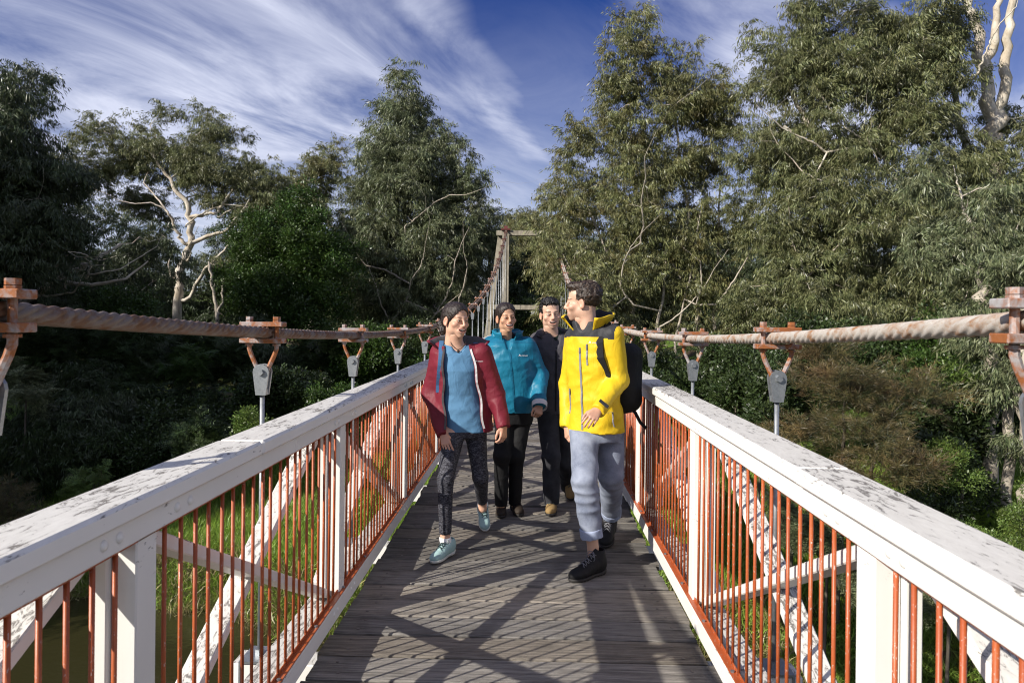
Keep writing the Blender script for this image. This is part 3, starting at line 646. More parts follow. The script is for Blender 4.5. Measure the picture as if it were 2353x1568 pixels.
tree('gum_tree', 'distant gums on the rise beyond the tower', [B(1190, 515, 75, 38), B(1225, 510, 75, 36), B(1160, 540, 78, 30), B(1200, 570, 72, 45), B(1240, 570, 72, 45)], [stem(1195, 700, 75, .25, (1200, 560, 75, .15), (1205, 500, 75, .06))], L_GUM_OLIVE, B_WHITE, d=6.5, per=10, cr=1.5, size=1.5)
TS_ = [(1200, 640, 50, 55), (1250, 690, 47, 50), (1170, 700, 46, 45), (1225, 730, 43, 40), (1290, 640, 50, 60)]; LB = ordered(TS_, 'dark shrub at the path end behind the tower, {} from the left')
for (x, y, Y, r) in TS_:
    tree('shrub', LB[(x, y, Y, r)], [B(x, y, Y, r), B(x - 15, y + 45, Y, r * .9)], [stem(x, y + 50, Y, .06, (x, y, Y, .04))], L_BUSH, B_DARK, 'broad', d=9, per=10, cr=.9, size=1.0, group='shrubs behind the tower', cat='shrub')
# --- right
tree('gum_tree', 'tall olive gum right of the tower with several slim stems', [B(1445, 60, 33, (50, 45, 65)), B(1440, 170, 33, 85), B(1540, 140, 33, (55, 50, 60)), B(1570, 230, 33, 80), B(1640, 190, 33.5, 60), B(1660, 280, 33.5, 50), B(1400, 290, 33, 75), B(1500, 330, 32.5, 100), B(1610, 370, 33, 70), B(1330, 420, 34.5, 80), B(1420, 470, 32.5, 100), B(1540, 490, 32, 100), B(1640, 490, 33, 70), B(1300, 540, 34.5, 62), B(1380, 600, 32, 75), B(1500, 610, 32, 80), B(1620, 610, 32, 75), B(1292, 650, 31, 48), B(1275, 590, 30.5, 42), B(1265, 520, 31, 36), B(1285, 460, 32, 45), B(1310, 700, 30, 45), B(1322, 600, 26.5, 46), B(1296, 555, 29, 46), B(1350, 640, 25, 42), B(1430, 750, 31.5, 50), B(1540, 760, 31.5, 45), B(1380, 700, 33, 45), B(1660, 740, 32, 50)],
     [stem(1600, 900, 32, .13, (1605, 780, 32, .12), (1590, 560, 32.5, .09), (1560, 350, 33, .06), (1540, 150, 33, .02)), stem(1450, 860, 32.5, .13, (1455, 700, 32.5, .11), (1470, 540, 32.5, .09), (1450, 350, 33, .06), (1443, 120, 33, .02)),
      stem(1625, 930, 31.5, .10, (1640, 800, 32, .09), (1650, 560, 33, .06), (1655, 300, 33.5, .02)), [TP(1457, 690, 32.5, .08), TP(1400, 590, 32.5, .06), TP(1340, 450, 33.5, .03)], [TP(1600, 700, 32, .07), TP(1540, 600, 31.8, .05), TP(1500, 480, 32, .03)], stem(1380, 840, 33, .08, (1385, 740, 33, .07), (1400, 600, 33, .04)), stem(1500, 900, 31.6, .09, (1508, 760, 31.6, .08), (1530, 620, 31.8, .05), (1520, 420, 32.2, .02)), stem(1560, 900, 31.2, .07, (1550, 780, 31.2, .06), (1585, 640, 31.4, .04), (1610, 480, 32, .02))]
     + [l for k, (x, y, dx, dz) in enumerate([(1455, 700, -.5, .9), (1470, 560, .6, .8), (1455, 400, -.5, .9), (1600, 700, .5, .8), (1585, 520, -.6, .8), (1560, 360, .5, .9), (1500, 760, .7, .6), (1645, 700, .3, .9), (1650, 420, .1, 1), (1540, 240, .1, 1), (1448, 240, -.2, 1), (1390, 720, -.6, .7)]) for l in crook(TP(x, y, 31.0, 0), (dx, -.35, dz), 5.0, .045, 2, 60 + k)],
     L_GUM_OLIVE, B_GREY, d=5.3, per=15, cr=.75, size=.95, flat=1.1, twig=.013, shell=.45)
tree('gum_tree', 'huge grey-green gum filling the upper right corner, pale trunks', [B(1800, 130, 30, 100), B(1900, 60, 30, 120), B(1960, 230, 29.5, 140), B(1810, 300, 30, 100), B(1770, 420, 30.5, 80), B(1900, 420, 29, 130), B(2060, 90, 30, 110), B(2110, 330, 29, 130), B(2010, 540, 28.5, 140), B(1830, 560, 29.5, 110), B(2180, 520, 28, 120), B(1780, 690, 30, 80), B(1930, 690, 28, 110), B(2080, 700, 27.5, 110), B(2340, 430, 29, 90), B(2300, 620, 27.5, 110), B(2360, 250, 31, 60), B(2200, 700, 27.5, 80), B(2140, 40, 28.8, 75), B(2150, 190, 28.6, 80), B(2225, 400, 28.4, 60), B(2365, 360, 28.4, 60), B(2120, 130, 29.5, 90)],
     [stem(2270, 700, 30, .46, (2275, 420, 30, .40), (2285, 330, 30, .36), (2268, 190, 30, .24), (2240, 60, 30, .19), (2225, -60, 30, .13)), [TP(2286, 335, 30, .24), TP(2308, 210, 30, .22), TP(2322, 60, 30, .17), TP(2330, -60, 30, .12)], [TP(2262, 170, 30, .20), TP(2285, 80, 30, .16), TP(2290, -40, 30, .10)],
      stem(1935, 820, 31, .30, (1930, 650, 31, .25), (1920, 420, 30.5, .18), (1870, 300, 30, .12), (1800, 180, 30, .06)), [TP(1920, 430, 30.5, .15), TP(1850, 340, 29.6, .11), TP(1800, 290, 29.5, .06)], [TP(2272, 420, 30, .22), TP(2150, 330, 29.5, .15), TP(2060, 240, 29.5, .08)], [TP(2255, 470, 30, .2), TP(2200, 250, 29.5, .12), TP(2170, 90, 29.5, .07)]]
     + [l for k, (x, y, dx, dz) in enumerate([(1920, 430, -.7, .5), (1900, 350, -.5, .7), (1930, 560, .7, .5), (2000, 330, -.8, .5), (2100, 450, -.9, .4), (2080, 250, -.6, .6), (2150, 600, -.8, .5), (1850, 640, -.4, .8), (2030, 620, .6, .6), (1960, 150, -.3, .9), (2200, 330, -.7, .6), (2260, 560, -.8, .3), (1800, 500, -.4, .8), (1940, 740, .2, 1), (2090, 760, .3, .9), (2240, 180, .3, .9)]) for l in crook(TP(x, y, 28.4, 0), (dx, -.15, dz), 3.6, .05, 2, 80 + k)],
     L_GUM, B_WHITE, d=5.5, per=16, cr=.95, size=.95, flat=.9, twig=.016)
tree('gum_tree', 'weeping grey-leaved gum with mottled trunks at the right edge', [B(2330, 880, 15.5, 60), B(2360, 800, 15.5, 90), B(2340, 990, 15.5, 40), B(2250, 745, 17, 70), B(2255, 620, 17.8, 110), B(2225, 520, 18.5, 120), B(2200, 420, 19, 100), B(2350, 640, 16.5, 85)],
     [stem(2272, 1150, 17, .17, (2272, 900, 17, .16), (2262, 700, 17, .14), (2252, 600, 17.8, .10), (2230, 520, 18.3, .06), (2205, 440, 19, .03), (2190, 380, 19.5, .01)), stem(2318, 1180, 16, .12, (2315, 950, 16, .11), (2330, 780, 16, .09), (2375, 600, 16, .06), (2420, 400, 16, .02)), stem(2365, 1200, 15.5, .17, (2360, 1000, 15.5, .15), (2350, 800, 15.5, .12), (2400, 600, 15.5, .08), (2460, 350, 15.5, .02))],
     L_GUM_GREY, B_GREY, d=9, per=12, cr=.5, size=.75, twig=.012)
tree('casuarina_tree', 'feathery rust-brown casuarina below the right rail', [B(1900, 880, 14.5, 69), B(2010, 900, 14.2, 69), B(1850, 970, 14.5, 57), B(1960, 990, 14, 73), B(2070, 980, 14, 61), B(1960, 1080, 13.6, 69), B(2050, 1060, 13.6, 61), B(1840, 1060, 14.5, 49), B(1900, 820, 15, 41), B(2110, 900, 14.5, 36), B(1880, 1130, 13.5, 49)],
     [stem(1930, 1250, 14.2, .06, (1935, 1050, 14.2, .045), (1940, 900, 14.2, .02)), stem(1990, 1260, 14.2, .05, (2000, 1080, 14, .04), (2050, 950, 14, .02))], L_FEATHER, B_DARK, 'feather', d=13, per=15, cr=.42, size=.62, flat=.9, twig=.006, shell=.45, group=None)
def shrub(label, x, y, Y, r, leaf=None, kind='broad', size=.6, d=13, per=9, group=None, lumps=6):
    bl = [B(x + rnd.uniform(-.7, .7) * r, y + rnd.uniform(-.35, .75) * r, Y + rnd.uniform(-.6, .6), r * rnd.uniform(.38, .8)) for _ in range(lumps)]
    return tree('shrub', label, bl, [stem(x, y + r * .6, Y, .03, (x, y + r * .3, Y, .015))], leaf or L_BUSH, B_DARK, kind, d=d, per=per, cr=r / 1568 * Y * .38, size=size, flat=.8, twig=.006, shell=.5, group=group, cat='shrub')
# right understory
shrub('leafy mid-green shrub right of the rusty casuarina', 2200, 870, 17.5, 75, L_LIGHT, size=.55)
shrub('dark green bush behind the rusty casuarina', 2150, 790, 20, 90, L_BROAD, size=.7)
shrub('sparse yellow-green sapling by the mottled trunks', 2210, 1080, 14.5, 80, L_LIGHT, size=.38, d=8)
shrub('low dark bush under the yellow-green sapling', 2150, 1180, 14.0, 70, L_BUSH, size=.45)
RS_ = [(1800, 900, 19, 80), (1720, 860, 22, 75), (1660, 830, 27, 60), (1500, 860, 27, 60), (1560, 900, 24, 60), (2040, 800, 22, 100), (1900, 780, 24, 90), (2280, 800, 20, 80), (2120, 950, 17, 90), (2210, 960, 17.5, 90), (2170, 1080, 15.5, 90), (2240, 1000, 18, 80), (1750, 960, 18, 70), (1690, 900, 21, 60)]; LB = ordered(RS_, 'dark understory shrub on the right bank, {} from the left')
for (x, y, Y, r) in RS_:
    shrub(LB[(x, y, Y, r)], x, y, Y, r, L_BUSH, size=.75, group='understory shrubs on the right bank')
FS_ = [(1900, 1250, 12.5, 80), (1990, 1330, 11.8, 70), (2080, 1280, 12.2, 70), (1820, 1180, 13.5, 60), (2180, 1370, 11.5, 60)]; LB = ordered(FS_, 'blue-green ferny wattle bush seen through the right bars, {} from the left')
for (x, y, Y, r) in FS_:
    shrub(LB[(x, y, Y, r)], x, y, Y, r, L_GUM_GREY, 'fern', size=.55, group='ferny bushes below the right rail')
LS_ = [(2230, 1230, 13.2, 45), (2310, 1270, 12.4, 45), (2350, 1180, 13.4, 50)]; LB = ordered(LS_, 'low green scrub on the right bank slope, {} from the left')
for (x, y, Y, r) in LS_:
    shrub(LB[(x, y, Y, r)], x, y, Y, r, L_LIGHT, size=.3, group='low scrub at the right edge')
# left understory
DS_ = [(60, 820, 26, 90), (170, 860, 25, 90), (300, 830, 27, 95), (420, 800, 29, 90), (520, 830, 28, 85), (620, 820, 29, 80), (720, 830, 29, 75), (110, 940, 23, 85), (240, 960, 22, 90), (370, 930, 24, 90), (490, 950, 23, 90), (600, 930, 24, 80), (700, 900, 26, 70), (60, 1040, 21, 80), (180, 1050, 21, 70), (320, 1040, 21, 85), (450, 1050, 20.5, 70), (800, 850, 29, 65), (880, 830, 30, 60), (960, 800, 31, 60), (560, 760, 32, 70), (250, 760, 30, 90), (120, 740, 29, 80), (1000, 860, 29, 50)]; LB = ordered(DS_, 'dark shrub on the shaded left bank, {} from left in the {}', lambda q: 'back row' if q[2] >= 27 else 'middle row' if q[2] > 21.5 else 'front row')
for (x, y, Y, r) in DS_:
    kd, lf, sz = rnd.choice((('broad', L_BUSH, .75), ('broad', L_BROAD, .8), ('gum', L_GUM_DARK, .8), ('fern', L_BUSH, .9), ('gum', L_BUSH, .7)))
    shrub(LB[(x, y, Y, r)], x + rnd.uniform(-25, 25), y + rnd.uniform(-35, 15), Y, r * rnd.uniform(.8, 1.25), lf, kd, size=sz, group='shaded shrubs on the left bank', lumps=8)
shrub('sunlit ferny wattle behind the left cable', 440, 830, 24, 55, L_BROAD, 'fern', size=.75)
shrub('pale sunlit ferny wattle by the left cable clamp', 60, 880, 20.5, 60, L_GUM_GREY, 'fern', size=.7)
shrub('rounded sunlit green shrub beyond the left hanger rod', 770, 930, 22, 60, L_BROAD, size=.6)
shrub('small bright shrub just over the left handrail', 590, 985, 19.5, 40, L_LIGHT, size=.5)
shrub('light green bushy shrub at the lower left', 210, 1110, 18.5, 60, L_LIGHT, 'fern', size=.5)
shrub('dry brown tangle of twigs at the left edge', 20, 1150, 17.5, 60, L_FEATHER, 'feather', size=.5)
# trees beyond, closing the view
SR_ = [(-150, 560, 45, 170), (80, 600, 55, 150), (330, 620, 60, 120), (560, 590, 60, 110), (820, 610, 60, 110), (1010, 640, 60, 100), (1400, 640, 60, 130), (1600, 600, 58, 150), (1820, 620, 55, 150), (2050, 600, 50, 170), (2300, 560, 50, 190), (2500, 560, 40, 200)]; LB = ordered(SR_, 'dim far gum in the row behind the bank trees, {} from the left')
for (x, y, Y, r) in SR_:
    tree('gum_tree', LB[(x, y, Y, r)], [B(x, y, Y, r * .8), B(x - r * .5, y + r * .6, Y, r * .7), B(x + r * .5, y + r * .6, Y, r * .7), B(x, y + r * 1.1, Y, r * .8)], [stem(x, y + 150, Y, .2, (x, y, Y, .1))], L_GUM_DARK, B_GREY, d=4.5, per=9, cr=1.5, size=1.5, group='second row of gums')
# tall gums upstream on the near bank, out of view, that shade the left bank
for (x, y, r) in [(-29, 17, 5), (-25, 14, 4), (-36, 12, 5), (-33, 23, 5), (-40, 19, 6), (-47, 17, 6), (-52, 26, 6)]:
    g = gz1(x, y) if y > 18 else -4
    tree('gum_tree', 'gum upstream outside the picture shading the left bank', [((x, y, 6), (r, r, 5)), ((x + 2, y - 2, 1), (r * .95, r * .95, 4)), ((x - 2, y + 2, 10), (r * .7, r * .7, 3.5))], [[(x, y, -6, .3), (x, y, 2, .25), (x, y, 9, .12)]], L_GUM_DARK, B_GREY, d=9, per=13, cr=1.6, size=1.7, group='gums upstream of the bridge')
# --- grass on the bank
def grass(name, label, n, xr, tr, mat, size):
    x = rng.uniform(*xr, n); t = tr[0] + (tr[1] - tr[0]) * rng.random(n) ** 1.4; y = bank_edge(x) + t; z = ground_z(x, y)
    o = scatter(name, np.stack([x, y, z - .02], -1), np.stack([rng.normal(0.12, .25, n), rng.normal(0, .25, n), rng.uniform(0, 6.28, n)], -1), size * rng.uniform(.6, 1.3, n), 'grass', mat)
    return tag(o, label, 'grass', kind='stuff')
grass('grass', 'long bright green grass on the left river bank', 26000, (-22, 3), (0.0, 9.5), L_GRASS, .62)
grass('grass', 'dry straw-tipped grass hanging at the water edge', 2600, (-24, 6), (-.15, 1.1), L_STRAW, .8)
grass('grass', 'rough green grass on the right bank under the rail', 7000, (1, 15), (0.1, 9), L_GRASS, .6)
# ================================================================ people: surfaces grown from distance fields
class Field:
    def __init__(s, lo, hi, h):
        s.lo = np.array(lo, float) - 2 * h; s.h = h; s.n = np.ceil((np.array(hi, float) + 2 * h - s.lo) / h).astype(int) + 1
        s.d = np.full(tuple(s.n), 0.5, np.float32)
    def sl(s, lo, hi):
        a = np.clip(np.floor((np.array(lo) - s.lo) / s.h).astype(int), 0, s.n - 1); b = np.clip(np.ceil((np.array(hi) - s.lo) / s.h).astype(int) + 1, 1, s.n)
        if np.any(b <= a): return None, None
        S = tuple(slice(x, y) for x, y in zip(a, b))
        g = np.stack(np.meshgrid(*[s.lo[k] + s.h * np.arange(a[k], b[k]) for k in range(3)], indexing='ij'), -1)
        return S, g
    def all(s): return s.sl(s.lo, s.lo + s.h * s.n)
    def put(s, S, d, k):
        e = s.d[S]
        if k <= 0: s.d[S] = np.minimum(e, d)
        else:
            t = np.maximum(k - np.abs(e - d), 0) / k; s.d[S] = np.minimum(e, d) - t * t * k * 0.25
    def cut(s, S, d, k=0.0):
        e = s.d[S]; d = -d
        if k <= 0: s.d[S] = np.maximum(e, d)
        else:
            t = np.maximum(k - np.abs(e - d), 0) / k; s.d[S] = np.maximum(e, d) + t * t * k * 0.25
    def cone(s, a, b, r1, r2, k=0.0, cut=False, sq=None):
        a, b = np.array(a, float), np.array(b, float); m = max(r1, r2) + k + 3 * s.h
        S, g = s.sl(np.minimum(a, b) - m, np.maximum(a, b) + m)
        if S is None: return s
        ab = b - a; L2 = max(ab @ ab, 1e-9); t = np.clip(((g - a) @ ab) / L2, 0, 1); d = np.linalg.norm(g - a - t[..., None] * ab, axis=-1) - (r1 + (r2 - r1) * t)
        (s.cut if cut else s.put)(S, d, k); return s
    def chain(s, pts, rad, k=0.0):
        for i in range(len(pts) - 1): s.cone(pts[i], pts[i + 1], rad[i], rad[i + 1], k)
        return s
    def ell(s, c, r, k=0.0, rot=None, cut=False, warp=None):
        c = np.array(c, float); r = np.array(r, float); m = r.max() + k + 3 * s.h; S, g = s.sl(c - m, c + m)
        if S is None: return s
        q = g - c
        if warp is not None: q = warp(q, g)
        if rot is not None: q = q @ np.array(rot)
        q0 = np.linalg.norm(q / r, axis=-1); q1 = np.linalg.norm(q / (r * r), axis=-1); d = q0 * (q0 - 1) / np.maximum(q1, 1e-6)
        (s.cut if cut else s.put)(S, d, k); return s
    def rbox(s, c, hlf, rad, M, k=0.0, cut=False):
        c = np.array(c, float); hlf = np.array(hlf, float); m = np.linalg.norm(hlf) + k + 3 * s.h; S, g = s.sl(c - m, c + m)
        if S is None: return s
        q = np.abs((g - c) @ np.array(M)) - (hlf - rad); d = np.linalg.norm(np.maximum(q, 0), axis=-1) + np.minimum(q.max(-1), 0) - rad
        (s.cut if cut else s.put)(S, d, k); return s
    def loft(s, rings, k=0.0, power=2.3):
        """rings (z, cx, cy, rx, ry, yaw): upright body section; yaw turns rx away from world x"""
        R_ = np.array(sorted(rings)); z0, z1 = R_[0, 0], R_[-1, 0]; m = R_[:, 3:5].max() + 0.05 + k
        S, g = s.sl((R_[:, 1].min() - m, R_[:, 2].min() - m, z0 - .03 - k), (R_[:, 1].max() + m, R_[:, 2].max() + m, z1 + .03 + k))
        z = g[0, 0, :, 2]; I = [np.interp(z, R_[:, 0], R_[:, j]) for j in range(1, 6)]
        x = g[..., 0] - I[0]; y = g[..., 1] - I[1]; c, sn = np.cos(I[4]), np.sin(I[4]); u = x * c + y * sn; v = -x * sn + y * c
        d = ((np.abs(u / I[2]) ** power + np.abs(v / I[3]) ** power) ** (1 / power) - 1) * np.minimum(I[2], I[3])
        q = np.maximum(g[..., 2] - z1, z0 - g[..., 2]); d = np.maximum(d, q); s.put(S, d, k); return s
    def ripple(s, fn):
        S, g = s.all(); s.d += fn(g).astype(np.float32); return s
    def limb_ripple(s, a, b, r, amp, fa=24, fp=7, seed=0):
        a, b = np.array(a, float), np.array(b, float); S, g = s.sl(np.minimum(a, b) - r, np.maximum(a, b) + r)
        if S is None: return s
        ax = (b - a) / np.linalg.norm(b - a); q = g - a; t = q @ ax; w = q - t[..., None] * ax; dist = np.linalg.norm(w, axis=-1); L_ = np.linalg.norm(b - a)
        tl = np.clip(t, 0, L_); fall = np.clip(1.4 - dist / r * 1.0, 0, 1) * np.clip(1 - np.abs(t - tl) / .05, 0, 1); sub = s.d[S]; m = (fall > 0) & (np.abs(sub) < .04)
        p = w[m] * fp + ax * ((t[m] * fa)[:, None]) + 7.3
        sub[m] += (amp * 2 * fall[m] * (np.abs(vnoise(p, seed) - .5) - .22)).astype(np.float32); return s
    def val(s, p):
        q = (np.asarray(p, float) - s.lo) / s.h; i = np.clip(np.floor(q).astype(int), 0, s.n - 2); f = np.clip(q - i, 0, 1); o = 0
        for dx in (0, 1):
            for dy in (0, 1):
                for dz in (0, 1):
                    w = (f[..., 0] if dx else 1 - f[..., 0]) * (f[..., 1] if dy else 1 - f[..., 1]) * (f[..., 2] if dz else 1 - f[..., 2]); o = o + w * s.d[i[..., 0] + dx, i[..., 1] + dy, i[..., 2] + dz]
        return o
    def hit(s, o, d, reach=0.5):
        """first surface point from o along d"""
        d = np.array(d, float) / np.linalg.norm(d); t = np.arange(0, reach, s.h * .5); p = np.array(o) + t[:, None] * d; v = s.val(p); k = np.argmax(v < 0)
        if v[k] >= 0: return None
        return p[k] - d * s.h * .25
    def mesh(s, smooth=1):
        d = s.d; n = s.n; neg = d < 0; c = [neg[i:n[0] - 1 + i, j:n[1] - 1 + j, k:n[2] - 1 + k] for i in (0, 1) for j in (0, 1) for k in (0, 1)]
        tot = np.sum(c, 0, dtype=np.int8); cells = np.argwhere((tot > 0) & (tot < 8)); vid = np.full(tuple(n - 1), -1, np.int32); vid[tuple(cells.T)] = np.arange(len(cells))
        acc = np.zeros((len(cells), 3)); cnt = np.zeros(len(cells)); cor = [(i, j, k) for i in (0, 1) for j in (0, 1) for k in (0, 1)]
        vals = [d[cells[:, 0] + i, cells[:, 1] + j, cells[:, 2] + k] for i, j, k in cor]
        for a in range(8):
            for b in range(a + 1, 8):
                if sum(x != y for x, y in zip(cor[a], cor[b])) != 1: continue
                va, vb = vals[a], vals[b]; x = (va < 0) != (vb < 0); t = np.where(x, va / np.where(x, va - vb, 1), 0)
                acc += np.where(x[:, None], np.array(cor[a]) + t[:, None] * (np.array(cor[b]) - np.array(cor[a])), 0); cnt += x
        V = s.lo + s.h * (cells + acc / cnt[:, None]); Q = []
        for ax in range(3):
            o1, o2 = [k for k in range(3) if k != ax]; A = np.take(neg, range(0, n[ax] - 1), ax); Bq = np.take(neg, range(1, n[ax]), ax); e = np.argwhere(A != Bq)
            e = e[(e[:, o1] > 0) & (e[:, o2] > 0) & (e[:, o1] < n[o1] - 1) & (e[:, o2] < n[o2] - 1)]
            def cell(q1, q2): w = e.copy(); w[:, o1] -= q1; w[:, o2] -= q2; return vid[tuple(w.T)]
            q = np.stack([cell(1, 1), cell(0, 1), cell(0, 0), cell(1, 0)], -1); fl = A[tuple(e.T)]
            if ax == 1: fl = ~fl
            q[~fl] = q[~fl][:, ::-1]; Q.append(q)
        Q = np.concatenate(Q)
        for _ in range(smooth):
            sm = np.zeros_like(V); ct = np.zeros(len(V))
            for a, b in ((0, 1), (1, 2), (2, 3), (3, 0)):
                np.add.at(sm, Q[:, a], V[Q[:, b]]); np.add.at(sm, Q[:, b], V[Q[:, a]]); np.add.at(ct, Q[:, a], 1); np.add.at(ct, Q[:, b], 1)
            V = 0.5 * V + 0.5 * sm / np.maximum(ct, 1)[:, None]
        return V, Q
def fbm(g, f, seed=0): return vnoise(g * f, seed) * .6 + vnoise(g * f * 2.1 + 5, seed + 1) * .4
def A3(v): return np.array(v[:3], float)
def po(x, y, Y): p = at(x * .67898, y * .67898, Y); return np.array((p.x, p.y, p.z))
def unit(v): v = np.array(v, float); return v / np.linalg.norm(v)
def rotz2(v, a): return np.array((v[0] * math.cos(a) - v[1] * math.sin(a), v[0] * math.sin(a) + v[1] * math.cos(a), v[2]))
# ---- materials
def skin_mat():
    t = NT('skin'); a = t.n('ShaderNodeAttribute'); a.attribute_name = 'tone'; n = t.noise(t.co('World'), 160, 4); t.bump(n, .08, .002)
    t.fin(a.outputs['Color'], 0.48, 0, .4); t.b.inputs['Subsurface Weight'].default_value = 0.06; t.b.inputs['Subsurface Radius'].default_value = (1, .35, .2); t.b.inputs['Subsurface Scale'].default_value = 0.008; return t.m
def cloth(name, c, rough=.8, weave=500, wv=.12, var=.1, big=6, spec=.25):
    t = NT(name); w = t.co('World'); n = t.noise(w, weave, 2); n2 = t.noise(w, big, 4); n3 = t.noise(t.co('World', (1, 1, .6)), 13, 5, .5, 2.0); t.bump(t.math('ADD', n3, t.math('MULTIPLY', n, wv * .12)), .42, .014)
    return t.fin(t.mix(t.ramp(n2, .35, .65), tuple(x * (1 - var) for x in c), tuple(min(1, x * (1 + var)) for x in c)), rough, 0, spec)
def hair_mat(name, c, sc=(1, 1, 1)):
    t = NT(name); w = t.co('World', sc); n = t.noise(w, 260, 5, .65); n2 = t.noise(w, 60, 3); t.bump(t.math('ADD', n, n2), .7, .004)
    return t.fin(t.mix(t.ramp(t.math('ADD', n, n2), .8, 1.2), tuple(x * .45 for x in c), tuple(x * 1.7 for x in c)), .42, 0, .5)
def heather_mat(name):
    t = NT(name); w = t.co('World', (60, 60, 340)); n = t.noise(w, 1.0, 4, .7, .8); t.bump(n, .1, .001)
    return t.fin(t.mix(t.ramp(n, .48, .66), (.012, .012, .017), (.17, .17, .20)), .75, 0, .2)
def denim_mat(name, a, b):
    t = NT(name); w = t.co('World'); n = t.noise(w, 9, 5, .6); f = t.noise(t.co('World', (700, 700, 160)), 1, 3); t.bump(f, .25, .002)
    c = t.mix(t.ramp(n, .32, .68), a, b); return t.fin(t.mix(t.ramp(f, .5, .75, 0, .45), c, tuple(min(1, x * 1.7) for x in b)), .85, 0, .2)
M_SKIN = skin_mat()
C_RED = cloth('red_jacket_shell', (.150, .014, .026), .55, 700, .06); C_REDIN = cloth('grey_jacket_lining', (.075, .070, .072), .7); C_PINK = cloth('pale_facing', (.55, .52, .53), .6)
C_BLUE = cloth('blue_tee', (.085, .195, .325), .85, 600, .15, .08); C_TEAL = cloth('teal_jacket_shell', (.010, .145, .240), .45, 700, .06); C_TEALD = cloth('darker_teal_panel', (.006, .110, .195), .5)
C_YEL = cloth('yellow_jacket_shell', (.640, .435, .016), .5, 700, .06, .05); C_CHAR = cloth('charcoal_panel', (.030, .031, .036), .6, 700); C_GREYZ = cloth('grey_zip_tape', (.20, .20, .22), .5)
C_DARK = cloth('charcoal_fleece', (.062, .058, .066), .9, 300, .3); C_BLACK = cloth('black_fabric', (.008, .008, .009), .75, 400); C_BLKJ = denim_mat('black_denim', (.016, .016, .019), (.042, .043, .050))
C_DENIM = denim_mat('washed_blue_denim', (.125, .145, .200), (.270, .300, .375)); C_CUFF = denim_mat('pale_turned_denim', (.21, .25, .36), (.34, .39, .52)); C_HEATH = heather_mat('heathered_legging_knit')
C_REDTEE = cloth('red_tee', (.45, .045, .018), .8); C_STRAPB = cloth('blue_strap_webbing', (.055, .135, .27), .7); C_WHITE = cloth('white_print', (.85, .85, .85), .6, var=.02); C_BROWN = cloth('brown_strap_leather', (.05, .03, .02), .5)
S_MINT = cloth('mint_sneaker_mesh', (.300, .440, .440), .7, 250, .4); S_WSOLE = plain('pale_sole_rubber', (.55, .56, .52), .7); S_BLK = cloth('black_shoe_mesh', (.012, .012, .013), .65, 250, .5); S_BSOLE = plain('dark_sole_rubber', (.03, .028, .027), .7)
S_BRN = cloth('dark_brown_boot_leather', (.030, .022, .016), .65, 200, .4); S_TAN = cloth('tan_suede_boot', (.250, .165, .070), .9, 250, .4); S_LACE = cloth('lace_cord', (.06, .09, .09), .8); S_SOCK = cloth('white_sock', (.72, .71, .70), .9); S_REDTAB = plain('red_rubber_tab', (.5, .03, .02), .5)
H_DARK = hair_mat('dark_brown_hair', (.018, .011, .008)); H_BLACK = hair_mat('black_hair', (.009, .007, .006)); H_BROWN = hair_mat('brown_hair', (.030, .018, .011))
E_WHITE = plain('eye_white', (.52, .49, .46), .25, var=.02, bump=0); E_IRIS = plain('dark_iris', (.022, .014, .010), .15, bump=0); E_TEETH = plain('teeth', (.80, .77, .70), .3, var=.03, bump=0); E_GUM = plain('mouth_inside', (.16, .03, .028), .5, bump=0)
def obj_from(field, name, mats, parent, zone=None, smooth=1):
    V, Q = field.mesh(smooth); mi = None
    if zone is not None: mi = zone(V[Q].mean(1)).astype(np.int32)
    o = meshobj(name, pymesh(name, V, Q, mats, True, mi), parent)
    return o
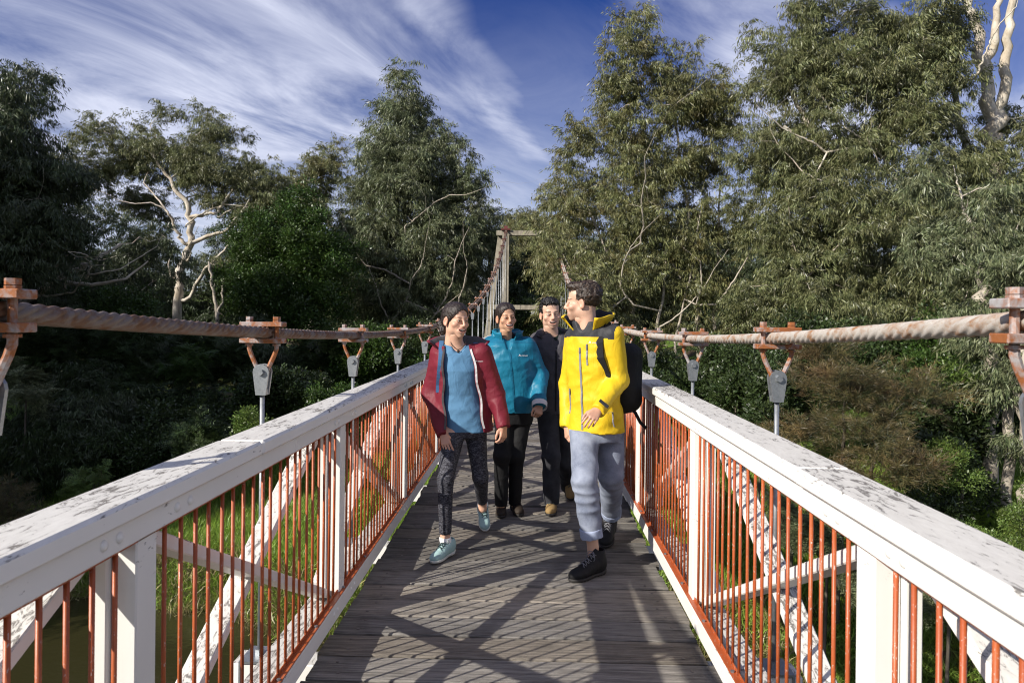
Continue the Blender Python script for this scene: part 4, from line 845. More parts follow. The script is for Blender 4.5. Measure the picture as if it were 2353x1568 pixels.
# ---- head in its own frame: x = the person's right, y = forward, z = up, origin between the eyes' height and the ears
def head_mesh(fem, smile, tone, hair_c, stubble=0.0):
    h = .0028; F = Field((-.115, -.135, -.20), (.115, .15, .13), h); w = .925 if fem else 1.0; j = .78 if fem else 1.0
    F.ell((0, -.018, .036), (.0745 * w, .094, .082)).ell((0, .040, .050), (.060 * w, .046, .055), .02)
    F.ell((0, .020, -.036), (.057 * w - .002 * fem, .069 - .002 * fem, .070 - .003 * fem), .026).ell((0, .069, -.099), (.021 * (.5 + .5 * j), .019, .0165), .030)
    for s in (-1, 1):
        F.ell((s * .0385 * (.4 + .6 * j), .006, -.062), (.019, .030, .024), .024).ell((s * .044 * w, .060, -.030 + .004 * smile), (.023, .022, .019), .025)
    F.ell((0, .081 - .004 * fem, .019), (.046 * w, .015, .009 if fem else .013), .02)
    F.ell((0, .072, -.064), (.035, .026, .026), .025)
    for s in (-1, 1): F.ell((s * .032 * w, .103, -.002), (.018, .017, .0125), .014, cut=True)
    F.cone((0, .090, .010), (0, .1135 - .004 * fem, -.030), .0075 - .001 * fem, .0120 - .0028 * fem, .016)
    for s in (-1, 1): F.ell((s * (.0125 - .002 * fem), .098, -.035), (.0085 - .0015 * fem, .011, .0075 - .001 * fem), .008)
    F.ell((0, .100, -.040), (.010, .010, .006), .006)
    k = 7.0 + 5 * smile; warp = lambda q, g: np.stack([q[..., 0], q[..., 1] + 6 * g[..., 0] ** 2, q[..., 2] - k * g[..., 0] ** 2], -1)
    F.ell((0, .0935, -.0570), (.026 + .006 * smile, .0085, .0050 - .0008 * smile), .008, warp=warp).ell((0, .0915, -.0765 - .005 * smile), (.023 + .006 * smile, .0085, .0060), .008, warp=warp)
    for s in (-1, 1):                                      # smile folds and the hollow under the cheeks
        F.cone((s * .022, .100, -.038), (s * .043, .080, -.062), .0038, .0042, .008, cut=True)
    F.ell((0, .100, -.0665 - .0015 * smile), (.0225 + .0085 * smile, .024, .0020 + .0078 * smile), .003, warp=warp, cut=True)
    for s in (-1, 1):                                      # lids over the eyeballs, then the slit between them
        F.ell((s * .032 * w, .0765, -.001), (.0150, .0142, .0142), .004); F.ell((s * .032 * w, .094, -.0015), (.0132, .014, .0052 - .0014 * smile), .002, cut=True)
        F.cone((s * .020, .092, .0062), (s * .045 * w, .083, .0045), .0028, .0026, .004)
        M = np.array(Matrix.Rotation(s * R(16), 3, 'Z') @ Matrix.Rotation(R(-12), 3, 'X'))
        F.ell((s * .0775 * w, -.010, -.010), (.0085, .0185, .031), .006, rot=M); F.ell((s * .085 * w, -.004, -.007), (.006, .0095, .019), .004, rot=M, cut=True); F.ell((s * .0775 * w, -.004, -.034), (.0065, .008, .009), .005)
    nr = .046 if fem else .056; F.cone((0, -.022, -.06), (0, -.040, -.22), nr, nr * 1.02, .03)
    if not fem: F.cone((0, .022, -.150), (0, .020, -.162), .010, .010, .02)
    V, Q = F.mesh(1)
    base = np.array(tone); C = np.tile(base, (len(V), 1)); x, y, z = np.abs(V[:, 0]), V[:, 1], V[:, 2]
    n = fbm(V, 40, 3)[:, None]; C *= .94 + .12 * n
    def blend(m, c): nonlocal C; m = np.clip(m, 0, 1)[:, None]; C = C * (1 - m) + np.array(c) * m
    blend(.30 * np.exp(-((x - .045) ** 2 + (z + .03) ** 2) / .0005) * (y > .02), base * (1.05, .72, .68)); blend(.3 * np.exp(-(x ** 2 + (z + .032) ** 2) / .0003) * (y > .09), base * (1.0, .74, .70))
    blend(.35 * ((x > .068) & (np.abs(z + .01) < .04) & (np.abs(y) < .04)), base * (1.05, .70, .66))
    if stubble: blend(stubble * np.clip((-.028 - z) / .02, 0, 1) * np.clip((y + .01) / .02, 0, 1) * (z > -.125), base * (.50, .48, .46))
    zw = z - k * V[:, 0] ** 2; lip = (np.hypot(x / (.028 + .007 * smile), (zw + .067) / (.0135 + .006 * smile)) < 1) & (y > .074); blend(.55 * lip, (.40, .15, .13) if fem else (.38, .175, .14))
    inner = (np.hypot(x / (.0235 + .0085 * smile), (zw + .0670) / (.003 + .0082 * smile)) < 1) & (y < .0910 - 5 * x ** 2) & (y > .05); blend(.9 * inner, (.13, .022, .02))
    bz = .0185 + .006 * np.cos((x - .034) / .022 * 1.2) - .002; bt = (.0024 if fem else .0044) * np.clip(1.25 - (x - .016) / .045, .35, 1)
    brow = np.clip(1.6 - np.abs(z - bz) / bt, 0, 1) * (x > .013) * (x < .052) * (y > .055); blend(brow * (.60 if fem else .78), np.array(hair_c) * 1.3)
    lash = np.clip(1.3 - np.abs(np.hypot((x - .032 * w) / .0150, (z + .0012) / .0066) - 1) / .16, 0, 1) * (y > .072) * (z > -.0035); blend(.55 * lash, (.03, .018, .014))
    blend(.28 * np.exp(-((x - .032) ** 2 / .0003 + (z + .010) ** 2 / .00004)) * (y > .07), base * (.72, .56, .52))
    return V, Q, C
def hair_field(kind):
    h = .0032; F = Field((-.14, -.20, -.13), (.14, .14, .19), h)
    if kind in ('sleek', 'sleek2'):
        F.ell((0, -.020, .039), (.0775, .100, .088)); F.ell((0, .038, .056), (.0635, .054, .060), .02); F.ell((0, -.055, -.005), (.068, .060, .060), .03)
    else:
        t = .014 if kind == 'curly' else .012
        F.ell((0, -.018, .044), (.074 + t * .6, .092 + t, .081 + t)); F.ell((0, .034, .085), (.064, .060, .045), .02)
        if kind == 'wavy': F.ell((0, .070, .105), (.052, .035, .024), .02); F.ell((0, -.05, .06), (.078, .065, .07), .02)
    S, g = F.all(); x, y, z = np.abs(g[..., 0]), g[..., 1], g[..., 2]
    # hairline: forehead, temples, in front of the ears, down to the nape
    line = (z - 1.02 * y + .004 - 3.0 * np.maximum(x - .045, 0) * (y > .03)) / 1.49
    if 'sleek' in kind:
        mk = (np.linalg.norm((g - np.array((0, .088, -.024))) / np.array((.0665, .078, .094)), axis=-1) - 1) * .07; line = np.minimum(mk, (z - .95 * y + .030) / 1.4)
    if kind not in ('sleek', 'sleek2'): line = line + .004 * (fbm(g, 90, 5) - .5) * 2
    nape = z + .082 + .25 * (y + .07); F.d = np.maximum(F.d, np.maximum(-line, -nape)).astype(np.float32)
    ear = np.linalg.norm((g - np.array((0, -.010, -.010)) - np.stack([np.sign(g[..., 0]) * .078, 0 * y, 0 * y], -1)) / np.array((.02, .022, .034)), axis=-1) - 1; F.d = np.maximum(F.d, (-ear * .02).astype(np.float32))
    if kind == 'curly': F.d += ((np.abs(fbm(g, 62, 7) - .5) - .12) * .034 * np.clip((z + .02) / .06, .35, 1)).astype(np.float32)
    elif kind == 'wavy': F.d += ((np.abs(vnoise(g * np.array((45, 60, 38)), 9) - .5) - .15) * .026 * np.clip((z + .01) / .06, .25, 1)).astype(np.float32)
    else: F.d += ((np.abs(vnoise(np.stack([g[..., 0] * 190, g[..., 1] * 30, g[..., 2] * 70 + g[..., 1] * 60], -1), 9) - .5) - .15) * .008 + .004 * np.exp(-(g[..., 0] / .003) ** 2) * (z > .06) * (y > -.06)).astype(np.float32)
    if kind == 'sleek':                                   # low bun behind the ear
        F.ell((.022, -.112, -.040), (.044, .036, .044), .01); F.ell((.042, -.090, -.078), (.024, .022, .032), .012)
        S, g = F.sl((-.08, -.16, -.13), (.09, -.06, -.01)); F.d[S] += ((np.abs(vnoise(g * 70, 4) - .5) - .2) * .016).astype(np.float32)
    if kind == 'sleek2': F.cone((0, -.105, .0), (0, -.125, -.09), .028, .016, .015)
    return F
def hand_field(wrist, f, th, nrm, scale=1.0, curl=(18, 30, 24), spread=7):
    """wrist point, direction to the knuckles, direction to the thumb side, back-of-hand normal"""
    f = unit(f); nrm = unit(np.array(nrm) - f * np.dot(nrm, f)); t = np.cross(f, nrm); t = t if np.dot(t, th) > 0 else -t; wrist = np.array(wrist)
    lo = wrist - .2 * scale; hi = wrist + .2 * scale; F = Field(lo, hi, .0032); s = scale
    P_ = lambda a, b, c=0: wrist + s * (f * a + t * b + nrm * c)
    F.cone(P_(-.05, 0), P_(.0, 0), .027 * s, .025 * s)
    kn = []
    for i, b in enumerate((.030, .010, -.010, -.028)):
        k = P_(.088 - .004 * abs(i - 1) - (.006 if i == 3 else 0), b, .004 - .003 * (i == 3)); kn.append(k); F.cone(P_(.008, b * .55), k, .0150 * s, .0112 * s, .013 * s)
    for i, (ln, r) in enumerate(((.070, .0088), (.079, .0092), (.073, .0086), (.056, .0076))):
        p = kn[i]; ang = 0; d0 = unit(f + t * math.tan(R(spread * (1.2 - i * .8)) * .5))
        for j, fr in enumerate((.45, .31, .24)):
            ang += R(curl[j]) * (1 + .22 * i + (.15 if j == 0 else 0)); d = d0 * math.cos(ang) - nrm * math.sin(ang); q = p + d * ln * fr * s; F.cone(p, q, r * s * (1 - .08 * j), r * s * (.93 - .08 * j), .002); p = q
    a = P_(.018, .020, -.004); b = P_(.050, .044, -.016); c = P_(.082, .050, -.024); e = P_(.106, .046, -.032)
    F.cone(a, b, .0165 * s, .0130 * s, .012 * s).cone(b, c, .0115 * s, .0098 * s, .004).cone(c, e, .0096 * s, .0080 * s, .002)
    return F
def shoe(p_toe, p_heel, name, mats, parent, high, tabs=None, lift=0.0, wide=1.0):
    """toe and heel contact points on the ground -> upper (with laces) and sole"""
    toe, heel = np.array(p_toe, float), np.array(p_heel, float); L_ = np.linalg.norm(toe - heel); s = L_ / .28
    h = .0042; F = Field((-.07, -.03, -.01), (.07, .32, .21), h); w = wide
    F.ell((0, .045, .050), (.036 * w, .045, .048)).ell((0, .105, .045), (.036 * w, .06, .042), .03).ell((0, .195, .036), (.045 * w, .065, .036), .03).ell((.004, .240, .030), (.038 * w, .040, .028), .02)
    F.cone((0, .055, .085), (0, .150, .058), .041 * w, .034 * w, .03); F.cone((0, .048, .06), (0, .050, .125 if high else .088), .040 * w, .040, .02)
    F.cone((0, .075, .10 if not high else .14), (0, .105, .075), .020, .022, .02)
    F.cone((0, .052, .12 if high else .085), (0, .05, .25), .031, .031, .004, cut=True)
    S, g = F.all(); F.d = np.maximum(F.d, (.010 - g[..., 2])).astype(np.float32)
    seam = np.abs(vnoise(g * 38, 2) - .5); F.d += (.0035 * (seam - .2)).astype(np.float32)
    fw = unit(toe - heel); sd = unit(np.cross(fw, (0, 0, 1))); up = np.cross(sd, fw); M = np.stack([sd, fw, up], -1)
    toW = lambda V: heel + s * (V @ M.T)
    V, Q = F.mesh(1); o = meshobj(name, pymesh(name, toW(V), Q, mats[0], True), parent)
    G = Field((-.08, -.03, -.01), (.08, .32, .06), h); G.ell((0, .05, .02), (.041 * w, .055, .05)).ell((0, .12, .02), (.036 * w, .08, .05), .03).ell((0, .205, .02), (.049 * w, .082, .05), .03)
    S, g = G.all(); top = .020 + .010 * np.clip((.09 - g[..., 1]) / .09, 0, 1); tread = np.where((np.mod(g[..., 1], .024) < .006) & (g[..., 2] < .006), .004, 0)
    G.d = np.maximum(G.d, np.maximum(g[..., 2] - top, -g[..., 2])).astype(np.float32) + tread.astype(np.float32)
    V, Q = G.mesh(1); so = meshobj('sole', pymesh('sole', toW(V), Q, mats[1], True), o)
    mb = MB()
    for k in range(5):
        yy = .095 + .020 * k; zz = float(np.interp(yy, (.09, .15, .18), (.124, .103, .087))) + (.012 if high and k < 2 else 0)
        for q in (-1, 1):
            pts = [toW(np.array([[q * .024, yy, zz - .012]]))[0], toW(np.array([[0, yy + .008, zz + .002]]))[0], toW(np.array([[-q * .024, yy + .018, zz - .016]]))[0]]
            mb.tube(pts, .0026, 5)
    for q in (-1, 1): mb.tube([toW(np.array([[0, .098, .122 + (.018 if high else 0)]]))[0], toW(np.array([[q * .020, .112, .132 + (.01 if high else 0)]]))[0], toW(np.array([[q * .036, .118, .112]]))[0], toW(np.array([[q * .026, .120, .09]]))[0]], .0022, 5)
    mb.build('laces', mats[2], o, smooth=True)
    if tabs is not None:
        c = toW(np.array([[0, .175, .076]]))[0]; mb = MB().box((0, 0, 0), (.017 * s, .009 * s, .003), bev=.0015); ob = mb.build('red_tab', tabs, o); ob.matrix_basis = Matrix.Translation(c) @ Matrix(np.stack([sd, unit(fw - .45 * up), unit(up + .45 * fw)], -1).tolist()).to_4x4()
    return o
def ribbon(name, pts, normals, width, mat, parent, thick=.002):
    pts = [np.array(p) for p in pts]; V = []; Fq = []
    for i, p in enumerate(pts):
        t = unit(pts[min(i + 1, len(pts) - 1)] - pts[max(0, i - 1)]); n = unit(np.array(normals[i])); b = unit(np.cross(t, n))
        for q, e in ((-1, 0), (-1, 1), (1, 1), (1, 0)): V.append(p + b * q * width / 2 + n * (thick if e else -thick))
    for i in range(len(pts) - 1):
        for k in range(4): Fq.append((i * 4 + k, i * 4 + (k + 1) % 4, i * 4 + 4 + (k + 1) % 4, i * 4 + 4 + k))
    Fq.append((0, 1, 2, 3)); Fq.append((len(V) - 1, len(V) - 2, len(V) - 3, len(V) - 4))
    return meshobj(name, pymesh(name, V, Fq, mat, False), parent)
def on_surface(F, pts, d, out=.002):
    r = []
    for p in pts:
        q = F.hit(np.array(p) - np.array(d) * .35, d, .7)
        if q is not None: r.append(q - np.array(d) * out)
    return r
def logo(F, origin, right, d, height, mat, parent, word='macpac'):
    """small printed mark and word lying on the cloth"""
    cu = bpy.data.curves.new('logo', 'FONT'); cu.body = word; cu.size = height * 1.35; cu.resolution_u = 2
    ob = bpy.data.objects.new('logo_text', cu); me = bpy.data.meshes.new_from_object(ob); bm = bmesh.new(); bm.from_mesh(me); bmesh.ops.triangulate(bm, faces=bm.faces[:])
    v = [(w.co.x + height * 1.9, w.co.y) for w in bm.verts]; f = [[w.index for w in q.verts] for q in bm.faces]; bm.free(); bpy.data.objects.remove(ob)
    n = len(v); v += [(0, 0), (height * .75, height * 1.25), (height * 1.6, 0), (height * .95, height * .35)]; f += [(n, n + 3, n + 1), (n + 3, n + 2, n + 1)]
    right = unit(right); d = unit(d); up = unit(np.cross(right, d)); up = up if up[2] > 0 else -up; P_ = []
    for a, b in v:
        p = np.array(origin) + right * a + up * b; q = F.hit(p - d * .3, d, .6); P_.append((q if q is not None else p) - d * .0022)
    return meshobj('logo', pymesh('logo', P_, [tuple(q) for q in f], mat), parent)
def collar(name, mats, parent, c, yaw, rx, ry, h, thick, gap, flare=.012, lean=(0, 0), zone=None, drop=.03):
    """a standing collar: a curved wall round the neck, open by `gap` radians at the front"""
    V = []; n = 40; rows = 6
    for s in (0, 1):
        for j in range(rows):
            u = j / (rows - 1)
            for i in range(n + 1):
                a = -math.pi / 2 + gap / 2 + (2 * math.pi - gap) * i / n; fr = (1 - abs(i / n - .5) * 2)
                rr = 1 + (flare * u * (1.6 - fr)) / rx; k = (rx + (thick if s else 0)) * rr; k2 = (ry + (thick if s else 0)) * rr
                z = h * u * (.86 + .14 * fr) - drop * (1 - fr) * 1.0 + .004 * math.sin(a * 7 + u * 3)
                p = rotz2(np.array((k * math.cos(a), k2 * math.sin(a), z)), yaw); V.append(p + np.array(c) + np.array((lean[0] * u, lean[1] * u, 0)))
    F_ = []; m = n + 1; o = rows * m; mi = []
    for j in range(rows - 1):
        for i in range(n):
            F_.append((j * m + i, j * m + i + 1, (j + 1) * m + i + 1, (j + 1) * m + i)); mi.append(1 if len(mats) > 1 else 0)
            F_.append((o + j * m + i, o + (j + 1) * m + i, o + (j + 1) * m + i + 1, o + j * m + i + 1)); mi.append(0)
    for i in range(n): F_.append(((rows - 1) * m + i, (rows - 1) * m + i + 1, o + (rows - 1) * m + i + 1, o + (rows - 1) * m + i)); mi.append(0)
    for j in range(rows - 1):
        for i in (0, n): F_.append((j * m + i, (j + 1) * m + i, o + (j + 1) * m + i, o + j * m + i)); mi.append(0)
    return meshobj(name, pymesh(name, V, F_, mats, True, mi), parent)
def person(label, sp):
    """sp: joints in world space (a = limb on the picture's left, b = right), head, hands"""
    J = {k: np.array(v, float) for k, v in sp['J'].items()}; fem = sp['fem']; psi = sp['psi']; tone = np.array(sp['tone'])
    f = np.array((-math.sin(psi), -math.cos(psi), 0)); lat = np.array((math.cos(psi), -math.sin(psi), 0)); sp['f'], sp['lat'] = f, lat
    pts = np.array(list(J.values())); F = Field(pts.min(0) - .16, pts.max(0) + .12, .0095); w = .9 if fem else 1.0
    pe, nk = J['pelvis'], J['neck']; zs = np.linspace(0, 1, 6); rx = np.array((.155, .125, .125, .150, .145, .06)) * w; ry = np.array((.105, .09, .09, .105, .085, .055)) * w
    F.loft([(pe[2] + (nk[2] - pe[2]) * t, pe[0] + (nk[0] - pe[0]) * t, pe[1] + (nk[1] - pe[1]) * t, rx[i], ry[i], -psi) for i, t in enumerate(zs)], 0, 2.0)
    for q in 'ab':
        F.chain([J['sh_' + q], J['el_' + q], J['wr_' + q]], (.044 * w, .037 * w, .025 * w), .03)
        F.chain([J['hip_' + q], J['kn_' + q], J['an_' + q]], (.076, .044, .036 if not fem else .031), .03); F.cone(J['an_' + q], J['an_' + q] + np.array((0, 0, -.04)), .034, .034, .01)
    F.cone(nk - (0, 0, .04), J['head'] + np.array((0, 0, -.10)), .046 if fem else .055, .046 if fem else .054, .03)
    V, Q = F.mesh(1); C = np.tile(tone, (len(V), 1))
    # head
    hf = unit(sp['face']); up = unit(np.array((0, 0, 1)) + np.array(sp.get('tilt', (0, 0, 0)))); up = unit(up - hf * np.dot(up, hf)); hr = np.cross(hf, up); M = np.stack([hr, hf, up], -1) * sp.get('hs', 1.0)
    hw = lambda P_: J['head'] + P_ @ M.T
    v, q, c = head_mesh(fem, sp['smile'], tone, sp['hair_c'], sp.get('stubble', 0))
    Q = np.concatenate([Q, q + len(V)]); V = np.concatenate([V, hw(v)]); C = np.concatenate([C, c])
    for k in 'ab':
        hd = sp.get('hand_' + k)
        if not hd: continue
        v, q = hand_field(J['wr_' + k], hd['f'], hd['t'], hd['n'], hd.get('s', .95 if not fem else .88), hd.get('curl', (18, 30, 24))).mesh(1)
        c = tone * (.92, .84, .82) * (.94 + .12 * fbm(v, 60, 3)[:, None]); Q = np.concatenate([Q, q + len(V)]); V = np.concatenate([V, v]); C = np.concatenate([C, c])
    me = pymesh('person', V, Q, M_SKIN, True); at_ = me.attributes.new('tone', 'FLOAT_COLOR', 'POINT'); at_.data.foreach_set('color', np.concatenate([C, np.ones((len(C), 1))], 1).astype(np.float32).ravel())
    root = tag(meshobj('person', me), label, 'person', 'four walkers on the bridge')
    # eyes, teeth, hair
    ws = .94 if fem else 1.0; s_ = sp.get('hs', 1.0); look = unit(sp.get('look', sp['face']))
    for s in (-1, 1):
        c = hw(np.array([[s * .032 * ws, .0768, -.001]]))[0]; mb = MB(); bm = bmesh.new(); bmesh.ops.create_uvsphere(bm, u_segments=16, v_segments=10, radius=.0125 * s_); bm.verts.index_update()
        fr = Vector(unit(look)); mi = [1 if fc.calc_center_median().normalized().dot(fr) > .88 else 0 for fc in bm.faces]
        m2 = pymesh('eye', [tuple(x.co + Vector(c)) for x in bm.verts], [[x.index for x in fc.verts] for fc in bm.faces], [E_WHITE, E_IRIS], True, mi); bm.free(); meshobj('eye', m2, root)
    k = 7.0 + 5 * sp['smile']; T = Field((-.04, .04, -.09), (.04, .11, -.03), .0022); wp = lambda q, g: np.stack([q[..., 0], q[..., 1] + 9 * g[..., 0] ** 2, q[..., 2] - k * g[..., 0] ** 2], -1)
    if sp['smile'] > .3:
        T.ell((0, .0865, -.0605), (.021 + .008 * sp['smile'], .0125, .0052 + .0022 * sp['smile']), warp=wp); v, q = T.mesh(1); meshobj('teeth', pymesh('teeth', hw(v), q, E_TEETH, True), root)
    v, q = hair_field(sp['hair']).mesh(1); hp, hq = hw(v), q; kind = sp['hair']; rr = np.random.default_rng(5)
    fa = v[q]; nn = np.cross(fa[:, 2] - fa[:, 0], fa[:, 3] - fa[:, 1]); nn /= np.linalg.norm(nn, axis=1)[:, None] + 1e-9; cc = fa.mean(1); ok = np.where((cc[:, 2] > (-.02 if 'sleek' in kind else .0)) & (np.linalg.norm(cc / (.07, .09, .1), axis=1) > .75))[0]
    mb = MB(); V0 = [hp]; F0 = [hq]; base = len(hp); tv = []; tf = []
    for k in rr.choice(ok, 420 if 'sleek' not in kind else 300):
        p0 = cc[k] - nn[k] * .003; dn = nn[k]; fl = np.array((0, -1, -.35)) if 'sleek' in kind else unit(np.array((rr.normal(0, .8), rr.normal(.3 if kind == 'wavy' else 0, .8), rr.normal(0, .4)))); fl = unit(fl - dn * (fl @ dn)); sd = np.cross(fl, dn)
        L_ = rr.uniform(.02, .045) if 'sleek' in kind else rr.uniform(.014, .030); lift = .12 if 'sleek' in kind else .75; cu = rr.normal(0, .35); pts = []
        for u in (0, .35, .7, 1): pts.append(p0 + L_ * (fl * u + dn * lift * (u - .7 * u * u) + sd * cu * u * u))
        for i, u in enumerate((1, .85, .6, .15)):
            for qq in (-1, 1): tv.append(pts[i] + sd * qq * (.0013 if 'sleek' in kind else .0030) * u + dn * .001)
        b0 = base + len(tv) - 8; tf += [(b0 + 2 * i, b0 + 2 * i + 1, b0 + 2 * i + 3, b0 + 2 * i + 2) for i in range(3)]
    hp = np.concatenate([hp, hw(np.array(tv))]); hq = np.concatenate([hq, np.array(tf)]); meshobj('hair', pymesh('hair', hp, hq, sp['hair_m'], True), root)
    sp['hw'] = hw; sp['root'] = root; sp['J'] = J
    return root
def bounds(J, keys, pad): P_ = np.array([J[k] for k in keys]); return P_.min(0) - pad, P_.max(0) + pad
def top_field(sp, rings, arm, h=.0066, arms='ab', fold=.010, wr=.012, seed=0, k=.045):
    """a jacket or shirt: upright body section plus sleeves, creased"""
    J = sp['J']; pe, nk = J['pelvis'], J['neck']; lo, hi = bounds(J, ['pelvis', 'neck', 'sh_a', 'sh_b', 'el_a', 'el_b', 'wr_a', 'wr_b'], .16); lo[2] = min(lo[2], rings[0][0] - .03); F = Field(lo, hi, h)
    R2 = []
    for z, rx, ry, *o in rings:
        t = (z - pe[2]) / (nk[2] - pe[2]); off = o[0] if o else 0; R2.append((z, pe[0] + (nk[0] - pe[0]) * t + sp['f'][0] * off, pe[1] + (nk[1] - pe[1]) * t + sp['f'][1] * off, rx, ry, -sp['psi']))
    sp['ctr'] = lambda z: np.array((np.interp(z, [r[0] for r in R2], [r[1] for r in R2]), np.interp(z, [r[0] for r in R2], [r[2] for r in R2]), z))
    F.loft(R2, 0)
    S, g3 = F.all(); m = np.abs(F.d) < .05; g = g3[m]; x, y, z = g[:, 0], g[:, 1], g[:, 2]; rid = lambda a, b, c, k: np.abs(vnoise(np.stack([a, b, c], -1), k) - .5) - .22
    F.d[m] += (fold * 2.6 * rid(x * 9 + z * 5, y * 9, z * 4, seed) + fold * 1.9 * rid(x * 7 - z * 8, y * 8, z * 10, seed + 3) + fold * .8 * rid(x * 16 + z * 14, y * 14, z * 17 - x * 9, seed + 9) + fold * .2 * (vnoise(g * 34, seed + 5) - .5)).astype(np.float32)
    for q in arms:
        G = Field(F.lo + 2 * h, F.lo + h * (F.n - 3), h); G.n = F.n.copy(); G.lo = F.lo.copy(); G.d = np.full(tuple(F.n), .5, np.float32)
        sh, el, w_ = J['sh_' + q], J['el_' + q], J['wr_' + q]
        G.cone(sh, el, arm[0], arm[1], .03).cone(el, w_, arm[1], arm[2], .03)
        ax = unit(w_ - el); S, g = G.all(); cutp = (g - w_) @ ax; G.d = np.maximum(G.d, np.where(np.linalg.norm(g - w_, axis=-1) < .16, cutp - .008, -1)).astype(np.float32)
        G.limb_ripple(sh, el, arm[0] * 1.5, wr * 1.3, 9, 14, seed + 1); G.limb_ripple(el, w_, arm[1] * 1.6, wr * 1.3, 12, 14, seed + 2); G.limb_ripple(el + (sh - el) * .35, el + (w_ - el) * .35, arm[1] * 1.7, wr * .5, 34, 14, seed + 6)
        e = F.d; d = G.d; t = np.maximum(k - np.abs(e - d), 0) / k; F.d = np.minimum(e, d) - t * t * k * .25
    return F
def legs_field(sp, rad, hem, h=.0062, fold=.006, seed=0, top=None, waist=(.16, .115), k=.03):
    J = sp['J']; lo, hi = bounds(J, ['pelvis', 'hip_a', 'hip_b', 'kn_a', 'kn_b', 'an_a', 'an_b'], .15); F = Field(lo, hi, h); pe = J['pelvis']; z = (J['hip_a'][2] + J['hip_b'][2]) / 2
    F.loft([(z - .07, pe[0], pe[1], waist[0] * .9, waist[1] * .95, -sp['psi'] * .6), (z + .02, pe[0], pe[1], waist[0] * 1.04, waist[1] * 1.05, -sp['psi'] * .6), (z + .16, pe[0], pe[1], waist[0] * .92, waist[1] * .9, -sp['psi'] * .6)], 0, 2.2)
    for q in 'ab':
        hp, kn, an = J['hip_' + q], J['kn_' + q], J['an_' + q]; end = kn + (an - kn) * hem[q]
        F.cone(hp, kn, rad[0], rad[1], k).cone(kn, end, rad[1], rad[2], .02)
        ax = unit(an - kn); S, g = F.sl(end - .14, end + .14); dd = (g - end) @ ax; F.d[S] = np.maximum(F.d[S], np.where(np.linalg.norm(g - end, axis=-1) < .13, dd, -1)).astype(np.float32)
        F.limb_ripple(hp, kn, rad[0] * 1.5, fold, 9, 9, seed); F.limb_ripple(kn, end, rad[1] * 1.6, fold * 1.2, 17, 8, seed + 1)
    return F
def tuck(LF, TF, z, inset=.012):
    S, g = LF.all(); LF.d = np.where(g[..., 2] > z, np.maximum(LF.d, TF.val(g) + inset), LF.d).astype(np.float32); return LF
def zipline(name, sp, F, z0, z1, u0, width, mat, root, u1=None, n=16, slider=True, thick=.0022):
    d = -sp['f']; u1 = u0 if u1 is None else u1; P_ = []
    for i in range(n):
        t = i / (n - 1); z = z0 + (z1 - z0) * t; P_.append(sp['ctr'](z) + sp['lat'] * (u0 + (u1 - u0) * t))
    q = on_surface(F, P_, d, .0022); o = ribbon(name, q, [sp['f']] * len(q), width, mat, root, thick)
    if slider: MB().bar(q[0] + sp['f'] * .004, q[0] + sp['f'] * .006 - np.array((0, 0, .034)), .007, .005).build('zip_pull', mat, root)
    return o

# ---------------------------------------------------------------- woman in the red jacket
HAIR1, HAIR2, HAIR3 = (.018, .011, .008), (.009, .007, .006), (.030, .018, .011)
Rj = dict(pelvis=po(1571, 1405, 4.74), neck=po(1549, 1166, 4.74), head=(po(1541, 1100, 4.70)[0], 4.70, 1.566), sh_a=po(1490, 1190, 4.75), sh_b=po(1630, 1192, 4.72), el_a=po(1458, 1330, 4.80), el_b=po(1676, 1328, 4.74), wr_a=po(1500, 1468, 4.62), wr_b=po(1704, 1442, 4.64),
          hip_a=po(1540, 1440, 4.72), hip_b=po(1606, 1440, 4.76), kn_a=po(1507, 1622, 4.52), kn_b=po(1625, 1612, 4.72), an_a=po(1506, 1818, 4.52), an_b=po(1632, 1702, 5.12))
sp = dict(J=Rj, fem=True, psi=R(-8), tone=(.56, .335, .235), face=(math.sin(R(40)), -math.cos(R(40)), -.03), tilt=(.05, 0, 0), hs=1.03, smile=.75, hair='sleek', hair_c=HAIR1, hair_m=H_DARK, look=(.8, -.55, 0),
          hand_a=dict(f=po(1515, 1520, 4.56) - po(1500, 1468, 4.62), t=(.9, -.35, 0), n=(-.15, -1, .25), curl=(8, 16, 14)), hand_b=dict(f=po(1701, 1490, 4.60) - po(1704, 1442, 4.64), t=(-.6, -.8, 0), n=(.75, -.6, .1), curl=(20, 38, 30)))
r1 = person('woman in an open dark red jacket over a blue tee, walking at the front left', sp); J = sp['J']
zn = J['neck'][2]
SF = top_field(sp, [(.800, .150, .112), (.90, .150, .110), (1.05, .130, .100), (1.22, .140, .112, .008), (1.33, .140, .100), (zn - .005, .095, .065)], (.058, .05, .045), arms='', fold=.008, seed=4)
SF.cone(J['neck'] + sp['f'] * .05 + np.array((0, 0, .03)), J['neck'] - np.array((0, 0, .012)) + sp['f'] * .09, .060, .042, .004, cut=True)
for q in 'ab': SF.cone(J['sh_' + q], J['sh_' + q] * .8 + J['neck'] * .2 - np.array((0, 0, .01)), .045, .05, .03)
obj_from(SF, 'shirt', C_BLUE, r1)
JF = top_field(sp, [(.800, .190, .135), (.92, .188, .132), (1.08, .172, .122), (1.25, .178, .130, .005), (1.34, .170, .112), (zn, .105, .075)], (.068, .060, .047), fold=.009, wr=.008, seed=11)
S, g = JF.all(); cz = np.array([sp['ctr'](z) for z in g[0, 0, :, 2]]); rel = g[..., :2] - cz[None, None, :, :2]; u = rel[..., 0] * sp['lat'][0] + rel[..., 1] * sp['lat'][1]; v = rel[..., 0] * sp['f'][0] + rel[..., 1] * sp['f'][1]
